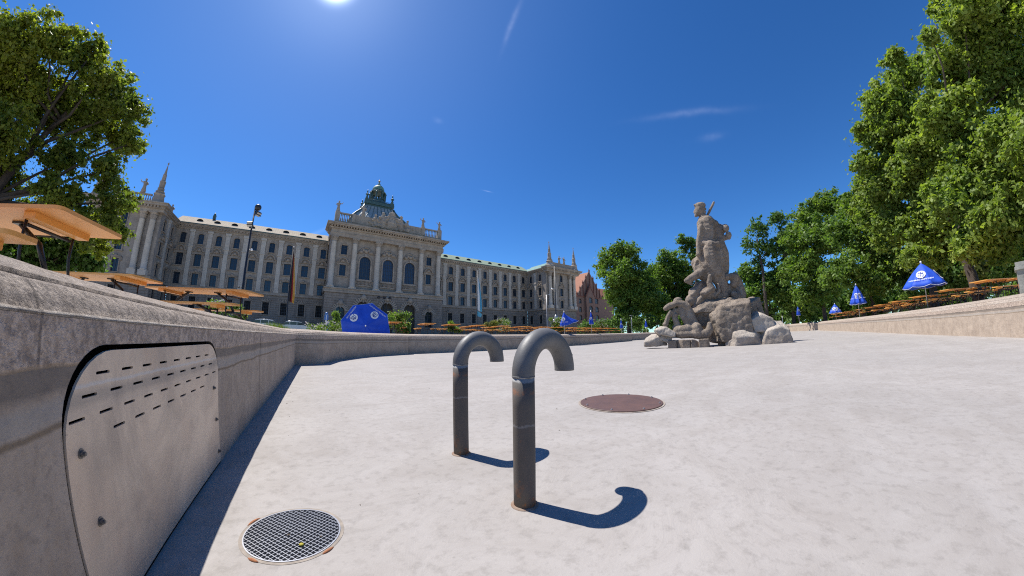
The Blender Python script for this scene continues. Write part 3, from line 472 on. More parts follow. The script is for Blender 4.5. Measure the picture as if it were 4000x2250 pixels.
rn_=random.Random(12); lit=MB()
for i in range(90):
    x=rn_.uniform(-.2,9) if i>25 else rn_.uniform(-.5,.6); y=rn_.uniform(.9,13) if i>25 else rn_.uniform(1.2,9); s_=rn_.uniform(.004,.013); a=rn_.uniform(0,6.28)
    if x+y<.9: continue
    c_,q_=math.cos(a)*s_,math.sin(a)*s_; lit.add([(x-c_,y-q_,.001),(x+q_*.5,y-c_*.5,.004),(x+c_,y+q_,.002),(x-q_*.5,y+c_*.5,.0045)],[(0,1,2,3)])
o_=lit.build('leaf_litter',simple('dry_leaf_bits',(.07,.05,.035),(.14,.10,.06),30,.9)); o_['kind']='stuff'; o_['label']='dry leaf bits and specks scattered over the basin floor'; o_['category']='litter'
# ------------------------------------------------------------------ drain grate, manhole, pipes
gr=empty('drain_grate','round galvanised mesh grating over the drain in the basin floor','grate',(G0.x,G0.y,0)); gr.scale=(.93,.93,1)
def ring(mb,r0,r1,z0,z1,n=64):
    vs=[];fs=[]
    for i in range(n):
        a=2*math.pi*i/n
        for r,z in ((r0,z0),(r1,z0),(r1,z1),(r0,z1)): vs.append((r*math.cos(a),r*math.sin(a),z))
    for i in range(n):
        k=(i+1)%n
        for q in range(4): fs.append((i*4+q,k*4+q,k*4+(q+1)%4,i*4+(q+1)%4))
    mb.add(vs,fs)
b=MB(); ring(b,.214,.220,-.03,.004); b.build('rim',M['steel'],gr)
b=MB(); ga=R(38); pit_=.0203
for i in range(-11,12):
    o=i*pit_
    if abs(o)>.212: continue
    l=math.sqrt(.2145**2-o*o); u=Vector((math.cos(ga),math.sin(ga),0)); v=Vector((-math.sin(ga),math.cos(ga),0))
    b.obox(v*o+Vector((0,0,-.013)),u*l,v*.0011,Vector((0,0,.014))); b.obox(u*o+Vector((0,0,-.0125)),v*l,u*.0013,Vector((0,0,.0142)))
b.build('bars',M['steel'],gr)
b=MB(); b.ball((.035,-.115,.006),.011,8,.5); b.build('leaf',simple('yellow_leaf',(.45,.38,.03)),gr)
for a,w in ((2.45,.30),(3.95,.2),(5.35,.22)):
    b=MB(); b.tube([(.236*math.cos(a+w*t),.236*math.sin(a+w*t),.0) for t in (-.6,-.3,0,.3,.6)],[.003,.0075,.0085,.007,.003],6); b.build('rust_lug',simple('orange_rust',(.42,.17,.07),(.25,.1,.05),30,.9),gr)
b=MB(); ring(b,.2201,.2362,-.005,.0015); b.build('mortar_ring',simple('stained_mortar',(.34,.29,.24),(.2,.175,.15),14,.95,.4,40,.005),gr)
b=MB(); b.lathe([(.002,-.22),(.237,-.22),(.237,-.0052)],(0,0,0),48,caps=False); b.build('shaft',M['dark'],gr)
mh=empty('manhole_cover','round rusty brown steel cover plate bolted to the pale basin floor','manhole cover',(3.36,2.17,0))
b=MB(); b.lathe([(.505,.002),(.505,.014),(.500,.017),(.001,.0171)],(0,0,0),64,False); b.build('plate',M['corten'],mh)
b=MB(); ring(b,.506,.53,-.002,.006); b.build('frame_ring',simple('pale_grout',(.36,.32,.28),(.22,.17,.13),12,.9),mh)
for k in range(8):
    a=R(20+45*k); b=MB(); b.lathe([(.014,0),(.014,.007),(.008,.008),(.008,.018)],(0,0,0),6,False); b.build('bolt',M['steel'],mh,(.468*math.cos(a),.468*math.sin(a),.0165))
def pipe(x,y,label,az=80):
    e=empty('overflow_pipe',label,'pipe',(x,y,0),0,'hooked grey pipes standing in the basin')
    d=Vector((math.sin(R(az)),math.cos(R(az)),0)); r=.175; pts=[(0,0,-.02)]+[(0,0,.62*i/6) for i in range(1,6)]+[(0,0,.655)]
    b=MB(); b.tube(pts,[.0552]*len(pts),40); b.build('shaft',M['pipe'],e)
    b=MB(); arc=[Vector((0,0,.655+0.001))]+[d*(r-r*math.cos(a))+Vector((0,0,.665+r*math.sin(a))) for a in [math.pi*i/24 for i in range(25)]]+[d*2*r+Vector((0,0,.655))]
    n0=len(arc); rr=[.056]*n0
    # open end: tube wall turns back inside
    arc2=arc+[d*2*r+Vector((0,0,.6552)),d*2*r+Vector((0,0,.72))]
    vs=[];fs=[];nn=40;side=Vector((-d.y,d.x,0))
    for i,p in enumerate(arc):
        if i==0: t=Vector((0,0,1))
        elif i==n0-1: t=Vector((0,0,-1))
        else: t=(arc[i+1]-arc[i-1]).normalized()
        q=side.cross(t)
        for k in range(nn):
            g=2*math.pi*k/nn; vs.append(p+(side*math.cos(g)+q*math.sin(g))*.0565)
    t=Vector((0,0,-1)); q=side.cross(t)
    for (p,rad) in ((arc[-1],.050),(arc[-1]+Vector((0,0,.09)),.050)):
        for k in range(nn):
            g=2*math.pi*k/nn; vs.append(p+(side*math.cos(g)+q*math.sin(g))*rad)
    for j in range(n0+1):
        for i in range(nn): k=(i+1)%nn; fs.append((j*nn+i,j*nn+k,(j+1)*nn+k,(j+1)*nn+i))
    fs.append(tuple((n0+1)*nn+i for i in range(nn)))
    b.add(vs,fs,True); b.build('bend',M['pipe'],e)
    b=MB(); b.tube([(0,0,.650),(0,0,.655),(0,0,.660)],[.0555,.0578,.0568],40); b.build('weld',M['pipe'],e)
    b=MB(); b.lathe([(.072,-.002),(.068,.003),(.056,.007)],(0,0,0),28); b.build('base_grout',simple('rusty_grout',(.30,.24,.19),(.2,.12,.08),16,.95,.5,40,.006),e)
    return e
pipe(.972,1.178,'larger looking hooked grey pipe, the nearer one, with rust at its foot',82)
pipe(1.066,2.01,'hooked grey pipe standing behind and left of the nearer one',84)

# ------------------------------------------------------------------ courthouse palace
XC=24.4; G_=.9
PAL=empty('courthouse_palace','long grey stone palace with columned centre, dome lantern and obelisks at its corners','building',(XC,100,0))
def P_(mb,name,mat,loc=(0,0,0),rz=0,par=None): return mb.build(name,M[mat] if isinstance(mat,str) else mat,par or PAL,loc,rz)
def wall(mb,u0,u1,z0,z1,ops,th=.6,course=None):
    """wall of boxes in the plane y=0 (front) to y=th, with rectangular openings (ua,ub,za,zb)"""
    if course:
        zs=[z0]; 
        while zs[-1]+course<z1-.05: zs.append(zs[-1]+course)
        zs.append(z1)
    else: zs=[z0,z1]
    zz=sorted(set([round(z,4) for z in zs]+[round(c,4) for o in ops for c in (o[2],o[3]) if z0<c<z1]))
    cs=set(round(z,4) for z in zs)
    if course: mb.box(u0+.03,u1-.03,.32,th,z0,z1) if not ops else None
    for a,b in zip(zz[:-1],zz[1:]):
        m=(a+b)/2; cur=u0
        for o in sorted([o for o in ops if o[2]<m<o[3]]):
            if o[0]>cur: _bx(mb,cur,o[0],a,b,th,course,cs)
            cur=o[1]
        if cur<u1: _bx(mb,cur,u1,a,b,th,course,cs)
def _bx(mb,ua,ub,a,b,th,course,cs):
    if not course: mb.box(ua,ub,0,th,a,b); return
    top=b-.10 if b in cs else b
    mb.box(ua,ub,0,th,a,top)
    if top<b: mb.box(ua,ub,.13,th,top,b)
def arcpts(w,zs,rise,n=9): # from -w/2 to w/2 arch starting at zs
    return [(-w/2*math.cos(math.pi*i/n),zs+rise*math.sin(math.pi*i/n)) for i in range(n+1)]
def arch_fill(mb,w,zs,rise,ztop,y0,y1):
    a=arcpts(w,zs,rise,10)
    for i in range(10):
        (xa,za),(xb,zb)=a[i],a[i+1]; mb.prism([(xa,za),(xa,ztop),(xb,ztop),(xb,zb)],y0,y1)
def arch_band(mb,w,zs,rise,t,y0,y1,n=12):
    a=arcpts(w,zs,rise,n); b=arcpts(w+2*t,zs,rise+t,n)
    for i in range(n): mb.prism([a[i],b[i],b[i+1],a[i+1]],y0,y1)
WIN={}
def wtemplate(kind):
    """surround (stone), pane (glass), sash (bars); origin at the opening's bottom centre on the wall face"""
    w,h,rise={'top':(1.6,2.9,.38),'mid':(1.9,3.3,0),'low':(1.75,3.1,0),'ground':(1.75,3.4,0),'tower':(1.8,3.2,.4)}[kind]
    s=MB(); p=MB(); b=MB()
    if kind in('top','tower'):
        arch_fill(s,w,h-rise,rise,h+.02,.02,.5); arch_band(s,w,h-rise,rise,.22,-.14,.02)
        s.box(-w/2-.22,-w/2,-.14,.02,0,h-rise); s.box(w/2,w/2+.22,-.14,.02,0,h-rise); s.box(-w/2-.42,w/2+.42,-.32,.1,-.26,-.02); s.box(-.2,.2,-.24,-.13,h-.05,h+.55)
        s.box(-w/2-.3,-w/2+.0,-.24,-.02,-.7,-.27); s.box(w/2,w/2+.3,-.24,-.02,-.7,-.27)
    elif kind=='mid':
        s.box(-w/2-.32,-w/2,-.2,.02,0,h); s.box(w/2,w/2+.32,-.2,.02,0,h); s.box(-w/2-.36,w/2+.36,-.24,.02,h,h+.4)
        s.box(-w/2-.5,w/2+.5,-.42,.1,-.32,-.03); s.box(-w/2-.75,-w/2-.35,-.3,0,h-.2,h+.62); s.box(w/2+.35,w/2+.75,-.3,0,h-.2,h+.62)
        s.box(-w/2-.85,-w/2-.1,-.5,0,h+.63,h+.85); s.box(w/2+.1,w/2+.85,-.5,0,h+.63,h+.85)
        arch_band(s,w+.3,h+.86,1.0,.26,-.5,0); s.ball((0,-.1,h+1.15),.52,8); s.ball((-.55,-.08,h+.95),.25,6); s.ball((.55,-.08,h+.95),.25,6)
    elif kind=='low':
        s.box(-w/2-.28,-w/2,-.18,.02,0,h); s.box(w/2,w/2+.28,-.18,.02,0,h); s.box(-w/2-.6,w/2+.6,-.35,.02,h+.3,h+.55); s.box(-w/2-.3,w/2+.3,-.2,.02,h,h+.29)
        s.box(-w/2-.75,-w/2-.35,-.28,0,h-.5,h+.28); s.box(w/2+.35,w/2+.75,-.28,0,h-.5,h+.28); s.ball((0,-.12,h+.62),.42,8); s.box(-w/2-.35,w/2+.35,-.3,.02,-.22,-.03)
    else:
        for k in range(-3,4):
            a=k*R(15); c=(math.sin(a)*1.0+k*.16,-.08,h+.35+.30*math.cos(a)); u=Vector((math.cos(a),0,-math.sin(a))); v=Vector((math.sin(a),0,math.cos(a)))
            s.obox(c,u*.12,(0,.14,0),v*(.52 if k==0 else .42))
        s.box(-w/2-.35,-w/2,-.1,.02,0,h); s.box(w/2,w/2+.35,-.1,.02,0,h); s.box(-w/2-.45,w/2+.45,-.22,.02,-.25,-.03)
    p.box(-w/2,w/2,.36,.42,0,h)
    if kind!='ground':
        for x in (-w/2+.04,0,w/2-.04): b.box(x-.06,x+.06,.27,.355,0,h)
        for z in (.06,h*.62,h-.08): b.box(-w/2,w/2,.275,.353,z-.06,z+.06)
        for z in (h*.31,h*.8): b.box(-w/2,w/2,.30,.352,z-.025,z+.025)
    else:
        for x in (-w/4,w/4): b.box(x-.03,x+.03,.2,.26,0,h)
        for z in (h*.25,h*.5,h*.75): b.box(-w/2,w/2,.2,.24,z-.025,z+.025)
    return [s.mesh('window',M['surr']),p.mesh('pane',M['glass'] if kind!='ground' else M['dark']),b.mesh('sash',M['sash'])],(w,h)
for k_ in ('top','mid','low','ground','tower'): WIN[k_]=wtemplate(k_)
def window(kind,u,z,y=0,rz=0):
    o=link('window',WIN[kind][0][0],PAL,(u,y,z),rz); link('pane',WIN[kind][0][1],o); link('sash',WIN[kind][0][2],o); return o
ROWS=(('top',23.75),('mid',17.65),('low',12.55)); 
def openings(cols,rows): return [(c-WIN[k][1][0]/2,c+WIN[k][1][0]/2,z,z+WIN[k][1][1]) for c in cols for k,z in rows]
GR=('ground',6.1)
def facade(name,u0,u1,cols,loc,rz,pil=True,pilx=None,kinds=None):
    """a straight stretch: rusticated base, storeys, pilasters, cornice. local x along, y in"""
    w=MB(); wall(w,u0,u1,12.1,27.6,openings(cols,ROWS)); 
    o=w.build('storey_wall',M['stone'],PAL,loc,rz)
    b=MB(); wall(b,u0,u1,G_-.1,11.6,openings(cols,(GR,)),.7,.62); b.build('rusticated_base',M['rust'],PAL,(loc[0],loc[1],0),rz)
    c=MB()
    c.box(u0-.0,u1,-.35,.6,11.6,12.1); c.box(u0,u1,-.18,.59,12.1,12.35); c.build('string_course',M['orn'],PAL,loc,rz); c=MB()
    c.box(u0,u1,-.25,.6,27.6,28.0); c.box(u0,u1,-.55,.6,28.0,28.45); c.box(u0,u1,-1.0,.6,28.45,28.75); c.box(u0,u1,-1.25,.6,28.75,29.0)
    n=int((u1-u0)/.9)
    for i in range(n): x=u0+(i+.5)*(u1-u0)/n; c.box(x-.16,x+.16,-.92,-.54,28.1,28.44)
    c.build('cornice',M['orn'],PAL,loc,rz)
    for x in (pilx if pilx is not None else [(a+b)/2 for a,b in zip(cols[:-1],cols[1:])]):
        p=MB(); p.box(x-.72,x+.72,-.26,0,12.36,12.9); p.box(x-.6,x+.6,-.22,0,12.9,22.9); p.box(x-.62,x+.62,-.26,0,23.2,27.0); p.box(x-.78,x+.78,-.36,0,22.9,23.2); p.box(x-.8,x+.8,-.42,0,27.0,27.6); p.box(x-.3,x+.3,-.32,-.2,25.6,26.9); p.build('pilaster',M['pale'],PAL,loc,rz)
    ca,sa=math.cos(rz),math.sin(rz)
    for cx in cols:
        for k,z in ROWS+(GR,): window(k,loc[0]+cx*ca,z,loc[1]+cx*sa,rz)
cols=[-58.9+4.95*i for i in range(9)]
facade('left',-61,-18.2,cols,(0,0,0),0)
facade('right',18.2,61,[-c for c in cols[::-1]],(0,0,0),0)
# inward returns of the corner pavilions
facade('lret',.61,12,[3.0,8.9],(-61,-12,0),R(90),pilx=[5.8])
facade('rret',0,11.39,[2.6,8.4],(61,0,0),R(-90),pilx=[5.5])
# pavilion fronts
for sgn in (-1,1):
    x0,x1=(61,79) if sgn>0 else (-79,-61)
    cen=(x0+x1)/2
    rows=ROWS
    w=MB(); wall(w,x0,x1,12.1,27.6,openings([cen],ROWS)); w.build('storey_wall',M['stone'],PAL,(0,-12,0))
    b=MB(); wall(b,x0,x1,G_-.1,11.6,openings([cen],(GR,)),.7,.62); b.build('rusticated_base',M['rust'],PAL,(0,-12,0))
    for k,z in ROWS+(GR,): window(k,cen,z,-12)
    c=MB(); c.box(x0-.3,x1+.3,-.45,.6,11.6,12.15); c.build('string_course',M['orn'],PAL,(0,-12,0)); c=MB()
    c.box(x0-.9,x1+.9,-1.6,.6,27.2,27.9); c.box(x0-1.2,x1+1.2,-2.0,.61,27.9,28.5); c.box(x0-1.9,x1+1.9,-2.7,.6,28.5,29.0); c.box(x0-2.1,x1+2.1,-2.95,.6,29.0,29.25); 
    c.box(x0+1,x1-1,-1.4,-.9,29.25,31.1) if sgn>0 else None
    n=22
    for i in range(n): x=x0+(i+.5)*(x1-x0)/n; c.box(x-.2,x+.2,-2.5,-1.98,28.05,28.49)
    c.build('cornice',M['orn'],PAL,(0,-12,0))
    for d in (1.6,4.2,13.8,16.4):
        x=x0+d; m=MB(); m.box(x-1.0,x+1.0,-1.5,0,12.15,13.4); m.lathe([(.86,13.4),(.86,13.7),(.74,13.8),(.74,15),(.66,25.2),(.72,25.3)],(x,-.72,0),16); 
        m.build('column',M['pale'],PAL,(0,-12,0)); m=MB(); m.lathe([(.66,25.3),(.72,25.7),(.95,26.4),(.8,26.5),(1.05,26.9)],(x,-.72,0),8,False); m.box(x-1.05,x+1.05,-1.7,0,26.9,27.2); m.build('capital',M['orn'],PAL,(0,-12,0))
    # balustrade, corner plinths, obelisks
    bl=MB()
    for a,bb in ((x0+3,x1-3),):
        bl.box(a,bb,-1.5,-.9,29.26,29.7); bl.box(a,bb,-1.5,-.9,31.1,31.4)
        n=int((bb-a)/.55)
        for i in range(n):
            if sgn<0: bl.lathe([(.13,29.7),(.2,30.1),(.09,30.6),(.16,31.1)],(a+(i+.5)*(bb-a)/n,-1.2,0),6)
    for x in (x0+1.4,x1-1.4): bl.lathe([(1.9,29.26),(1.5,30.0),(1.25,31.2),(1.45,31.6),(1.1,32.0)],(x,-1.0,0),12,False)
    bl.build('balustrade',M['orn'],PAL,(0,-12,0))
    for x in (x0+1.4,x1-1.4):
        ob=MB(); ob.lathe([(1.05,32.0),(1.2,32.3),(.82,32.5),(.9,33.1),(.72,33.3),(.78,35.0),(.55,35.2),(.48,36.8),(.36,36.95),(.10,39.2),(.05,39.6)],(x,-1.0,0),8,False); ob.ball((x,-1.0,39.75),.22,6); ob.tube([(x-.25,-1,40.0),(x+.25,-1,40.0)],.04,4); ob.tube([(x,-1,39.7),(x,-1,40.4)],.05,4)
        ob.build('obelisk',M['surr'],PAL,(0,-12,0))
    # body behind the front, side wall, roof
    s=MB(); s.box(*((x1-.6,x1) if sgn>0 else (x0,x0+.6)),-11.4,14,G_-.1,27.2); s.build('storey_wall',M['stone'],PAL)
    r=MB(); r.box(x0+.2,x1-.2,-11.4,14,29.0,29.4); r.add([(x0+.5,-10.5,29.4),(x1-.5,-10.5,29.4),(x1-.5,14,29.4),(x0+.5,14,29.4),(x0+5,-6,32.0),(x1-5,-6,32.0),(x1-5,10,32.0),(x0+5,10,32.0)],[(0,1,5,4),(1,2,6,5),(2,3,7,6),(3,0,4,7),(4,5,6,7)])
    r.build('roof',M['green'] if sgn>0 else M['roofl'],PAL)
# roofs of the wings with eyebrow dormers
for sgn,mt in ((-1,'roofl'),(1,'roofr')):
    xa,xb=(-62,-18.3) if sgn<0 else (18.3,62)
    r=MB(); r.add([(xa,-1.2,29.01),(xb,-1.2,29.01),(xb,5,32.7),(xa,5,32.7),(xb,14,32.9),(xa,14,32.9),(xb,16,29),(xa,16,29)],[(0,1,2,3),(3,2,4,5),(5,4,6,7),(0,3,5,7),(1,6,4,2)])
    roof=r.build('roof',M[mt],PAL)
    g=MB(); g.box(xa,xb,-1.42,-1.25,28.95,29.2); g.build('gutter',M['dgreen'],PAL)
    for i in range(8):
        x=(cols[i]+3.2) if sgn<0 else (-cols[8-i]+3.4)
        d=MB(); a=arcpts(1.9,0,.62,8); vs=[(q[0],0,q[1]) for q in a]+[(q[0]*1.0,1.25,q[1]) for q in a]; n=len(a)
        d.add(vs,[(i_,i_+1,i_+1+n,i_+n) for i_ in range(n-1)]); dd=link('dormer',d.mesh('dormer',M['dgreen']),roof,(x,1.6,30.75)); 
        k=MB(); k.prism(arcpts(1.6,.02,.45,8),.12,.16); link('opening',k.mesh('opening',M['dark']),dd)
# return roofs of the pavilions toward the court
for sgn in (-1,1):
    x=sgn*61; r=MB(); r.add([(x-sgn*1.2,0,29.02),(x-sgn*1.2,-11,29.02),(x+sgn*4.8,-9,32.4),(x+sgn*4.8,2,32.4),(x+sgn*4.8,-9,29.02),(x+sgn*4.8,2,29.02)],[(0,1,2,3),(1,4,2),(2,4,5,3),(0,3,5)])
    rr=r.build('roof',M['green'] if sgn>0 else M['roofl'],PAL)
fu=MB(); fu.box(-53.2,-52.4,4.6,5.4,32.7,33.6); fu.lathe([(.5,33.6),(.55,33.7),(.3,34.4),(.05,34.8)],(-52.8,5,0),8); fu.build('chimney_cowl',M['dgreen'],PAL)

# ---- central block
FY=-6.0
b=MB(); ops=[(-1.9,1.9,G_-.2,11.1),(-9.1,-5.3,G_-.2,11.1),(5.3,9.1,G_-.2,11.1),(-15.0,-12.4,4.0,9.2),(12.4,15.0,4.0,9.2)]
wall(b,-18.3,18.3,G_-.1,13.2,ops,1.4,.72)
for c,w_,zt in ((0,3.8,11.1),(-7.2,3.8,11.1),(7.2,3.8,11.1),(-13.7,2.6,9.2),(13.7,2.6,9.2)):
    t=MB(); arch_fill(t,w_,zt-w_/2,w_/2,zt+.02,.14,1.0)
    b.add([(v[0]+c,v[1],v[2]) for v in t.v],t.f)
P_(b,'rusticated_base','rust',(0,FY,0))
sd=MB()
for xa,xb in ((-18.3,-17.7),(17.7,18.3)):
    z=G_-.1
    while z<12.9: sd.box(xa,xb,1.41,6.4,z,z+.62); sd.box(xa+.1,xb-.1,1.41,6.4,z+.62,z+.72); z+=.72
P_(sd,'rusticated_base','rust',(0,FY,0))
for c,w_,zt in ((0,3.8,11.1),(-7.2,3.8,11.1),(7.2,3.8,11.1),(-13.7,2.6,9.2),(13.7,2.6,9.2)):
    v=MB(); n=13
    for k in range(n):
        a=math.pi*(k+.5)/n; r_=w_/2+.62; ctr=(c-math.cos(a)*r_,-.12,zt-w_/2+math.sin(a)*r_); v.obox(ctr,Vector((-math.sin(a),0,-math.cos(a)))*(.17*w_/3.8+.05),(0,.2,0),Vector((-math.cos(a),0,math.sin(a)))*(.62 if k!=6 else .95))
    v.ball((c,-.35,zt+1.2),.75,9,1.2); v.ball((c-.7,-.2,zt+.9),.4,7); v.ball((c+.7,-.2,zt+.9),.4,7); P_(v,'arch_voussoirs','orn',(0,FY,0))
for c,w_,zt,z0 in ((0,3.8,11.1,G_),(-7.2,3.8,11.1,G_),(7.2,3.8,11.1,G_),(-13.7,2.6,9.2,4),(13.7,2.6,9.2,4)):
    d=MB(); d.box(c-w_/2,c+w_/2,1.0,1.1,z0,zt); o=P_(d,'portal','door' if z0<3 else 'glass',(0,FY,0))
    k=MB(); k.box(c-.08,c+.08,.9,.99,z0,zt); k.box(c-w_/2,c+w_/2,.9,.985,zt-w_/2-.1,zt-w_/2+.1); link('transom',k.mesh('transom',M['sash']),o)
c=MB(); c.box(-18.6,18.6,-.3,1.5,13.2,13.7); c.box(-18.4,18.4,-.05,2.2,13.7,14.35); c.box(-18.7,18.7,-.4,2.2,14.35,14.6)
c.box(-18.7,18.7,.3,6.4,13.2,14.61)
P_(c,'string_course','orn',(0,FY,0))
WY=FY+1.5
AW=[-7.15,0,7.15]
ops=[(a-1.65,a+1.65,17.8,24.9) for a in AW]+[(s*13.7-.9,s*13.7+.9,z,z+h_) for s in (-1,1) for z,h_ in ((24.8,2.9),(18.4,3.5))]
w=MB(); wall(w,-17.9,17.9,14.6,29.8,ops); 
for a in AW:
    t=MB(); arch_fill(t,3.3,24.9-1.65,1.65,24.92,.05,.5); w.add([(q[0]+a,q[1],q[2]) for q in t.v],t.f)
P_(w,'storey_wall','stone',(0,WY,0))
for x in (-17.9,17.3): s=MB(); s.box(x,x+.6,.62,5,14.6,29.8); P_(s,'storey_wall','stone',(0,WY,0))
for a in AW:
    m=MB(); arch_band(m,3.3,23.25,1.65,.42,-.25,.04,16); m.box(-2.1,-1.65,-.2,.04,17.8,23.25); m.box(1.65,2.1,-.2,.04,17.8,23.25); m.box(-2.3,2.3,-.45,.1,17.3,17.79); m.box(-.3,.3,-.45,-.24,24.8,25.7)
    for q in range(11): m.lathe([(.08,16.1),(.13,16.5),(.06,16.9),(.1,17.3)],(-2+q*.4,-.3,0),6)
    m.box(-2.3,2.3,-.42,.0,15.8,16.1); m.ball((-1.5,-.1,26.3),.75,8,.8); m.ball((1.5,-.1,26.3),.75,8,.8); m.ball((0,-.2,26.6),.6,8); m.ball((-.8,-.1,26.9),.5,7); m.ball((.8,-.1,26.9),.5,7); m.tube([(-2.4,-.05,25.6),(-1.2,-.1,27.4),(0,-.1,27.9),(1.2,-.1,27.4),(2.4,-.05,25.6)],.22,6)
    o=m.build('arched_window',M['orn'],PAL,(a,WY,0))
    g=MB(); g.prism([(-1.65,17.8)]+[(p[0],p[1]) for p in arcpts(3.3,23.25,1.65,14)]+[(1.65,17.8)],.36,.42); link('pane',g.mesh('pane',M['bglass']),o)
    g=MB()
    for x in (-1.1,-.55,0,.55,1.1): hh=23.25+math.sqrt(1.65**2-x*x)-.02; wd=.09 if abs(x) in (.55,) else .05; g.box(x-wd,x+wd,.25,.355,17.8,hh)
    for z in (18.9,20.1,21.3,22.4,23.25): wd=.1 if z>23 else .05; g.box(-1.62,1.62,.26,.35,z-wd,z+wd)
    arch_band(g,3.1,23.25,1.55,.1,.25,.355); link('sash',g.mesh('sash',M['sash']),o)
for sx in (-13.7,13.7):
    for k,z in (('tower',24.8),('mid',18.4)): window(k,sx,z,WY)
for i,x in enumerate((-16.9,-10.7,-3.6,3.6,10.7,16.9)):
    m=MB(); m.box(x-1.05,x+1.05,-.1,1.5,14.61,15.0); m.lathe([(1.0,15.0),(1.0,15.25),(.85,15.35),(.92,15.55),(.80,15.7),(.80,20),(.70,28.1),(.76,28.25)],(x,.75,0),20); m.build('column',M['pale'],PAL,(0,FY,0))
    m=MB(); m.lathe([(.70,28.25),(.74,28.5),(1.0,28.95),(.85,29.0),(1.15,29.5)],(x,.75,0),8,False); m.box(x-1.05,x+1.05,-.25,1.5,29.5,29.8)
    for dx in (-.75,.75): m.ball((x+dx,-.15,29.35),.25,6)
    m.build('capital',M['orn'],PAL,(0,FY,0))
e=MB(); e.box(-18.3,18.3,-.1,7,29.8,30.7); e.box(-18.35,18.35,-.2,7,30.7,30.9); e.box(-18.1,18.1,.0,7,30.9,32.0); e.box(-18.6,18.6,-.45,7,32.0,32.4)
for i in range(46): x=-18.2+i*36.4/45; e.box(x-.2,x+.2,-1.1,-.44,32.42,32.8)
e.box(-18.9,18.9,-.8,7,32.4,32.42); e.box(-19.3,19.3,-1.5,7,32.8,33.15); e.box(-19.6,19.6,-1.8,7,33.15,33.6)
P_(e,'entablature','orn',(0,FY,0))
g=MB(); g.add([(-19.6,-1.8,33.61),(19.6,-1.8,33.61),(18.0,.3,34.35),(-18.0,.3,34.35),(-18,7,34.35),(18,7,34.35),(19.6,7,33.61),(-19.6,7,33.61)],[(0,1,2,3),(3,2,5,4),(1,6,5,2),(0,3,4,7)]); P_(g,'cornice_flashing','green',(0,FY,0))
a=MB(); a.box(-17.6,-16.2,.5,1.9,34.35,37.8); a.box(16.2,17.6,.5,1.9,34.35,37.8); a.box(-16.2,16.2,.8,1.4,34.36,34.9)
a.box(-11.8,-6.5,.7,1.6,34.9,37.55); a.box(-6.5,11.2,.7,1.6,34.9,37.4); a.box(-16.2,-11.8,.8,1.5,37.2,37.6); a.box(11.2,16.2,.8,1.5,37.2,37.6); a.box(-12.4,-11.5,.55,1.7,34.9,37.8); a.box(10.2,11.4,.55,1.7,34.9,37.8)
for x in [-15.8+.5*i for i in range(8)]+[11.8+.55*i for i in range(8)]: a.lathe([(.13,34.9),(.21,35.4),(.09,36.2),(.18,37.2)],(x,1.15,0),7)
P_(a,'attic_balustrade','orn',(0,FY,0))
def roof_statue(x,z,y,h=3.0,seed=0,par=None):
    rn=random.Random(seed); m=MB(); h*=1.2; k=h/3
    m.box(x-.5,x+.5,y-.5,y+.5,z,z+.25)
    m.lathe([(.42*k,z+.25),(.45*k,z+.6*k),(.34*k,z+1.1*k),(.30*k,z+1.5*k),(.40*k,z+2.0*k),(.42*k,z+2.25*k),(.14*k,z+2.42*k),(.13*k,z+2.5*k)],(x,y,0),10)
    m.ball((x+.03,y-.05,z+2.72*k),.22*k,8,1.15); s_=rn.choice((-1,1))
    m.tube([(x-s_*.36*k,y,z+2.2*k),(x-s_*.62*k,y-.15,z+1.8*k),(x-s_*.35*k,y-.35,z+1.5*k)],[.13*k,.12*k,.09*k],6)
    m.tube([(x+s_*.36*k,y,z+2.2*k),(x+s_*.75*k,y-.1,z+2.15*k),(x+s_*1.0*k,y-.1,z+2.6*k)],[.13*k,.11*k,.08*k],6)
    return m.build('roof_statue',M['orn'],PAL)
for i,(x,z,y,h_) in enumerate(((-16.9,37.8,FY+1.2,3.0),(16.9,37.8,FY+1.2,2.8),(10.8,37.8,FY+1.1,2.9),(-9.2,37.55,FY+1.2,3.3),(-66.5,31.4,-13.2,3.2),(-73.5,31.4,-13.2,3.2),(-62.8,30.0,-2,2.8),(68.0,31.1,-13.1,3.0),(71,31.1,-13.1,3.0))): roof_statue(x,z,y,h_,i)
# ---- dome
DY=22
d=MB(); prof=[(13.0,34),(12.0,40),(10.6,43.6),(9.0,45.8),(7.3,47.8),(6.2,49.6),(5.7,50.8)]
d.lathe([(r*1.414,z) for r,z in prof],(0,DY,0),4,False,rot=R(45)); P_(d,'dome','domeg')
rb=MB()
for sx in (-1,1):
    for sy in (-1,1): rb.tube([(sx*r,DY+sy*r,z) for r,z in prof],.42,5)
for t in [i/9 for i in range(1,9)]:
    for (ax,sy) in ((0,-1),(1,-1),(1,1)):
        pts=[]
        for r,z in prof:
            q=(-r+2*r*t); pts.append((q,DY-r-.05,z) if ax==0 else (sy*(r+.05),DY+q,z))
        rb.tube(pts,.1,4)
P_(rb,'dome_ribs','dgreen')
l=MB(); l.box(-5.4,5.4,DY-5.4,DY+5.4,50.8,51.6); l.box(-5.9,5.9,DY-5.9,DY+5.9,51.6,52.7); l.box(-4.6,4.6,DY-4.6,DY+4.6,52.7,53.7); l.lathe([(4.4,53.7),(3.7,54.9)],(0,DY,0),8,False,rot=R(22.5))
l.lathe([(3.7,54.9),(3.5,55.4),(3.0,55.5),(3.0,55.8)],(0,DY,0),8,False,rot=R(22.5))
